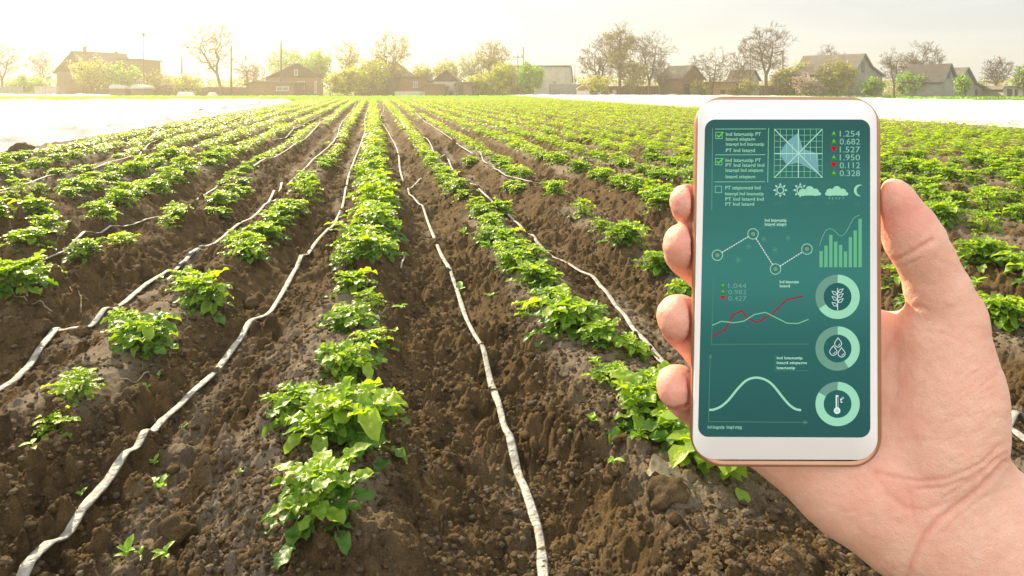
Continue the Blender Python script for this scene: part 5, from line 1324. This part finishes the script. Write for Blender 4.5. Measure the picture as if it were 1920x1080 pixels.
# twice as fine, for the creases
def subdivide(V, Fq):
    e = np.sort(np.concatenate([Fq[:, [0, 1]], Fq[:, [1, 2]], Fq[:, [2, 3]], Fq[:, [3, 0]]]), axis=1)
    ue, inv = np.unique(e, axis=0, return_inverse=True); inv = inv.ravel(); n = len(Fq); nv = len(V)
    em = V[ue].mean(1); fc = V[Fq].mean(1); V2 = np.vstack([V, em, fc])
    E0, E1, E2, E3 = [inv[i * n:(i + 1) * n] + nv for i in range(4)]; c = np.arange(n) + nv + len(ue)
    return V2, np.concatenate([np.stack([Fq[:, 0], E0, c, E3], -1), np.stack([E0, Fq[:, 1], E1, c], -1), np.stack([c, E1, Fq[:, 2], E2], -1), np.stack([E3, c, E2, Fq[:, 3]], -1)])
HV, HF = subdivide(HV, HF); HV = smooth(HV, HF, 4)
def vnorm(V, Fq):
    a = np.cross(V[Fq[:, 2]] - V[Fq[:, 0]], V[Fq[:, 3]] - V[Fq[:, 1]]); N = np.zeros_like(V)
    for k in range(4):
        for j in range(3): N[:, j] += np.bincount(Fq[:, k], weights=a[:, j], minlength=len(V))
    return N / (np.linalg.norm(N, axis=1, keepdims=True) + 1e-12)
HN = vnorm(HV, HF)
if (HN * (HV - HV.mean(0))).sum() < 0: HF = HF[:, ::-1]; HN = -HN
hpx = 960 + F * HV[:, 0] / -HV[:, 2]; hpy = HY - F * HV[:, 1] / -HV[:, 2]
front = sstep(.0, .35, HN[:, 2])
CRE = [([(1645, 887), (1690, 898), (1730, 903), (1770, 899), (1804, 888), (1845, 866), (1874, 838)], 5.0, .55), ([(1722, 918), (1770, 914), (1815, 900), (1850, 880), (1886, 850)], 4.5, .5),
       ([(1642, 892), (1665, 928), (1700, 954), (1740, 958), (1782, 940)], 6, .38), ([(1696, 1100), (1712, 1052), (1735, 1005), (1760, 975), (1800, 945), (1840, 915), (1886, 868)], 6.5, 1.0),
       ([(1768, 935), (1800, 915), (1838, 893), (1870, 862)], 4, .4), ([(1676, 489), (1700, 478), (1722, 466), (1748, 451)], 5, .85), ([(1708, 578), (1722, 575), (1738, 581)], 5, .7),
       ([(1654, 676), (1664, 649), (1681, 627), (1705, 615)], 5, .6), ([(1236, 640), (1260, 652), (1283, 647), (1298, 630)], 5, .9), ([(1236, 764), (1262, 771), (1292, 760)], 5, .9), ([(1272, 512), (1290, 520), (1303, 516)], 5, .5),
       ([(1705, 925), (1712, 960), (1718, 985)], 5, .3), ([(1420, 895), (1445, 915), (1465, 945)], 6, .25), ([(1600, 900), (1625, 950), (1640, 990)], 9, .22), ([(1770, 1000), (1800, 965), (1850, 930)], 4, .25),
       ([(1690, 500), (1712, 493), (1728, 484)], 3.5, .3), ([(1800, 640), (1770, 625), (1735, 622), (1705, 632)], 4, .22)]
dep = np.zeros(len(HV))
rgc = np.random.default_rng(3)
for _ in range(70):                        # fine lines fanning across the base of the thumb and the wrist
    x0, y0 = rgc.uniform(1700, 1850), rgc.uniform(690, 880); a_ = math.radians(rgc.uniform(15, 60)) if y0 < 800 else math.radians(rgc.uniform(5, 40)); l_ = rgc.uniform(15, 55)
    CRE.append(([(x0, y0), (x0 + l_ * math.cos(a_), y0 - l_ * math.sin(a_))], 2.4, .10))
for pts, wd, am in CRE:
    p = np.array(pts, float); best = np.full(len(HV), 1e9)
    for a, b in zip(p[:-1], p[1:]):
        d = b - a; t = np.clip(((hpx - a[0]) * d[0] + (hpy - a[1]) * d[1]) / (d @ d), 0, 1)
        best = np.minimum(best, (hpx - a[0] - t * d[0]) ** 2 + (hpy - a[1] - t * d[1]) ** 2)
    dep += .85 * am * np.exp(-best / wd ** 2)
fine = (fbm(hpx * .06, hpy * .06, 3, 5) - .5)
HV = HV - HN * ((dep * front * .001 + fine * .0006)[:, None])
tipd = np.full(len(HV), 1e9)
for k_, ch in FING.items():
    q = C(*ch[0][:3]); tipd = np.minimum(tipd, np.linalg.norm(HV - q, axis=1))
tipd = np.minimum(tipd, np.linalg.norm(HV - C(1685, 400, -10), axis=1) * 1.2)
red = np.clip(1.0 * np.exp(-(tipd / .014) ** 2) + dep * .55 * front + .35 * np.exp(-(((hpx - 1680) / 90) ** 2 + ((hpy - 930) / 60) ** 2)) + .5 * (fbm(hpx * .02, hpy * .02, 3, 8) - .5), 0, 1)
def skinmat():
    m, n, b, L = newmat('skin'); N = n.nodes.new
    a = N('ShaderNodeAttribute'); a.attribute_name = 'red'
    t = N('ShaderNodeTexCoord'); z = N('ShaderNodeTexNoise'); z.inputs['Scale'].default_value = 55; z.inputs['Detail'].default_value = 8; z.inputs['Roughness'].default_value = .65; L(t.outputs['Object'], z.inputs['Vector'])
    mx = N('ShaderNodeMixRGB'); mx.inputs[1].default_value = (.87, .545, .415, 1); mx.inputs[2].default_value = (.78, .36, .28, 1); L(a.outputs['Fac'], mx.inputs[0])
    m2 = N('ShaderNodeMixRGB'); m2.blend_type = 'MULTIPLY'; m2.inputs[0].default_value = 1; r = N('ShaderNodeValToRGB')
    r.color_ramp.elements[0].position = .35; r.color_ramp.elements[0].color = (.95, .83, .81, 1); r.color_ramp.elements[1].position = .65; r.color_ramp.elements[1].color = (1.0, 1.0, 1.0, 1)
    L(z.outputs['Fac'], r.inputs[0]); L(mx.outputs[0], m2.inputs[1]); L(r.outputs[0], m2.inputs[2]); L(m2.outputs[0], b.inputs['Base Color'])
    b.inputs['Roughness'].default_value = .48; b.inputs['Specular IOR Level'].default_value = .35
    b.inputs['Subsurface Weight'].default_value = .35; b.inputs['Subsurface Radius'].default_value = (1.0, .35, .2); b.inputs['Subsurface Scale'].default_value = .006
    v = N('ShaderNodeTexVoronoi'); v.inputs['Scale'].default_value = 1500; v.feature = 'DISTANCE_TO_EDGE'; mp = N('ShaderNodeMapping'); mp.inputs['Scale'].default_value = (1, .5, 1); mp.inputs['Rotation'].default_value = (0, .7, .4)
    L(t.outputs['Object'], mp.inputs[0]); L(mp.outputs[0], v.inputs['Vector'])
    z2 = N('ShaderNodeTexNoise'); z2.inputs['Scale'].default_value = 420; z2.inputs['Detail'].default_value = 4; L(mp.outputs[0], z2.inputs['Vector'])
    ad = N('ShaderNodeMath'); ad.operation = 'ADD'; L(v.outputs['Distance'], ad.inputs[0]); L(z2.outputs['Fac'], ad.inputs[1])
    bp = N('ShaderNodeBump'); bp.inputs['Strength'].default_value = .7; bp.inputs['Distance'].default_value = .0004; L(ad.outputs[0], bp.inputs['Height']); L(bp.outputs[0], b.inputs['Normal'])
    return m
M['skin'] = skinmat(); M['nail'] = simple('nail', (.80, .50, .42), .25, noise=.04, spec=.6)
hand = mesh_np('person', HV, HF, M['skin'], None, True, attrs={'red': red}); hand.matrix_world = CAMM
tag(hand, 'bare right hand and wrist of a person gripping the white phone from behind', 'person')
def nail(c, r, A, N, ln, ha, lift=.0004):
    c = C(*c); A = np.array(A, float); A /= np.linalg.norm(A); N = np.array(N, float); N -= A * (N @ A); N /= np.linalg.norm(N); B = np.cross(A, N); r = rad(r, 0) + lift; ln = ln * SS_
    V = []; nu, nv = 12, 12
    for i in range(nu + 1):
        t = i / nu; hw_ = ha * (1 - .25 * abs(2 * t - 1) ** 3)
        for j in range(nv + 1):
            q = math.radians(hw_) * (2 * j / nv - 1); e = abs(2 * j / nv - 1); tt = (t - .5) + (.12 * (1 - e * e) if t > .5 else -.12 * (1 - e * e)) * abs(2 * t - 1)
            V.append(c + A * (tt * ln) + r * (math.cos(q) * N + math.sin(q) * B) * (1 - .05 * (2 * t - 1) ** 2))
    near_ = np.where(np.linalg.norm(HV - c, axis=1) < r * 2.2)[0]
    for i, v in enumerate(V):
        v = v - .06 * (v - c); ds = ((HV[near_] - v) ** 2).sum(1); k5 = near_[np.argsort(ds)[:6]]
        V[i] = HV[k5].mean(0) + HN[k5].mean(0) * (.00035 if 0 < i // (nv + 1) < nu and 0 < i % (nv + 1) < nv else -.0001)
    I = np.arange((nu + 1) * (nv + 1)).reshape(nu + 1, nv + 1); Fq = np.stack([I[:-1, :-1], I[:-1, 1:], I[1:, 1:], I[1:, :-1]], -1).reshape(-1, 4)
    o = mesh_np('nail', np.array(V), Fq, M['nail'], hand, True)
nail((1684, 378, -20), 30, (-.42, .9, .05), (.82, .38, -.42), 62, 42)
nail((1279, 604, -92), 42.0, (-.12, .12, 1), (-1, .25, 0), 40, 30)
nail((1277, 733, -90), 40.0, (-.12, .15, 1), (-1, .3, 0), 38, 30)
# ------------------------------------------------------------------ the hazy air over the field
def haze():
    mb = MB(); mb.box((0, 0, 0), (460, 330, 18.5)); o = mb.build('haze', [], None, loc=(20, 115, 18.5 / 2 - 3.2))
    m = bpy.data.materials.new('hazy_air'); m.use_nodes = True; n = m.node_tree; n.nodes.clear()
    v = n.nodes.new('ShaderNodeVolumePrincipled'); v.inputs['Color'].default_value = (1.0, .93, .74, 1); v.inputs['Density'].default_value = .0020; v.inputs['Anisotropy'].default_value = .52
    oo = n.nodes.new('ShaderNodeOutputMaterial'); n.links.new(v.outputs[0], oo.inputs['Volume']); o.data.materials.append(m)
    tag(o, kind='stuff'); o['label'] = 'warm hazy air over the field'
haze()
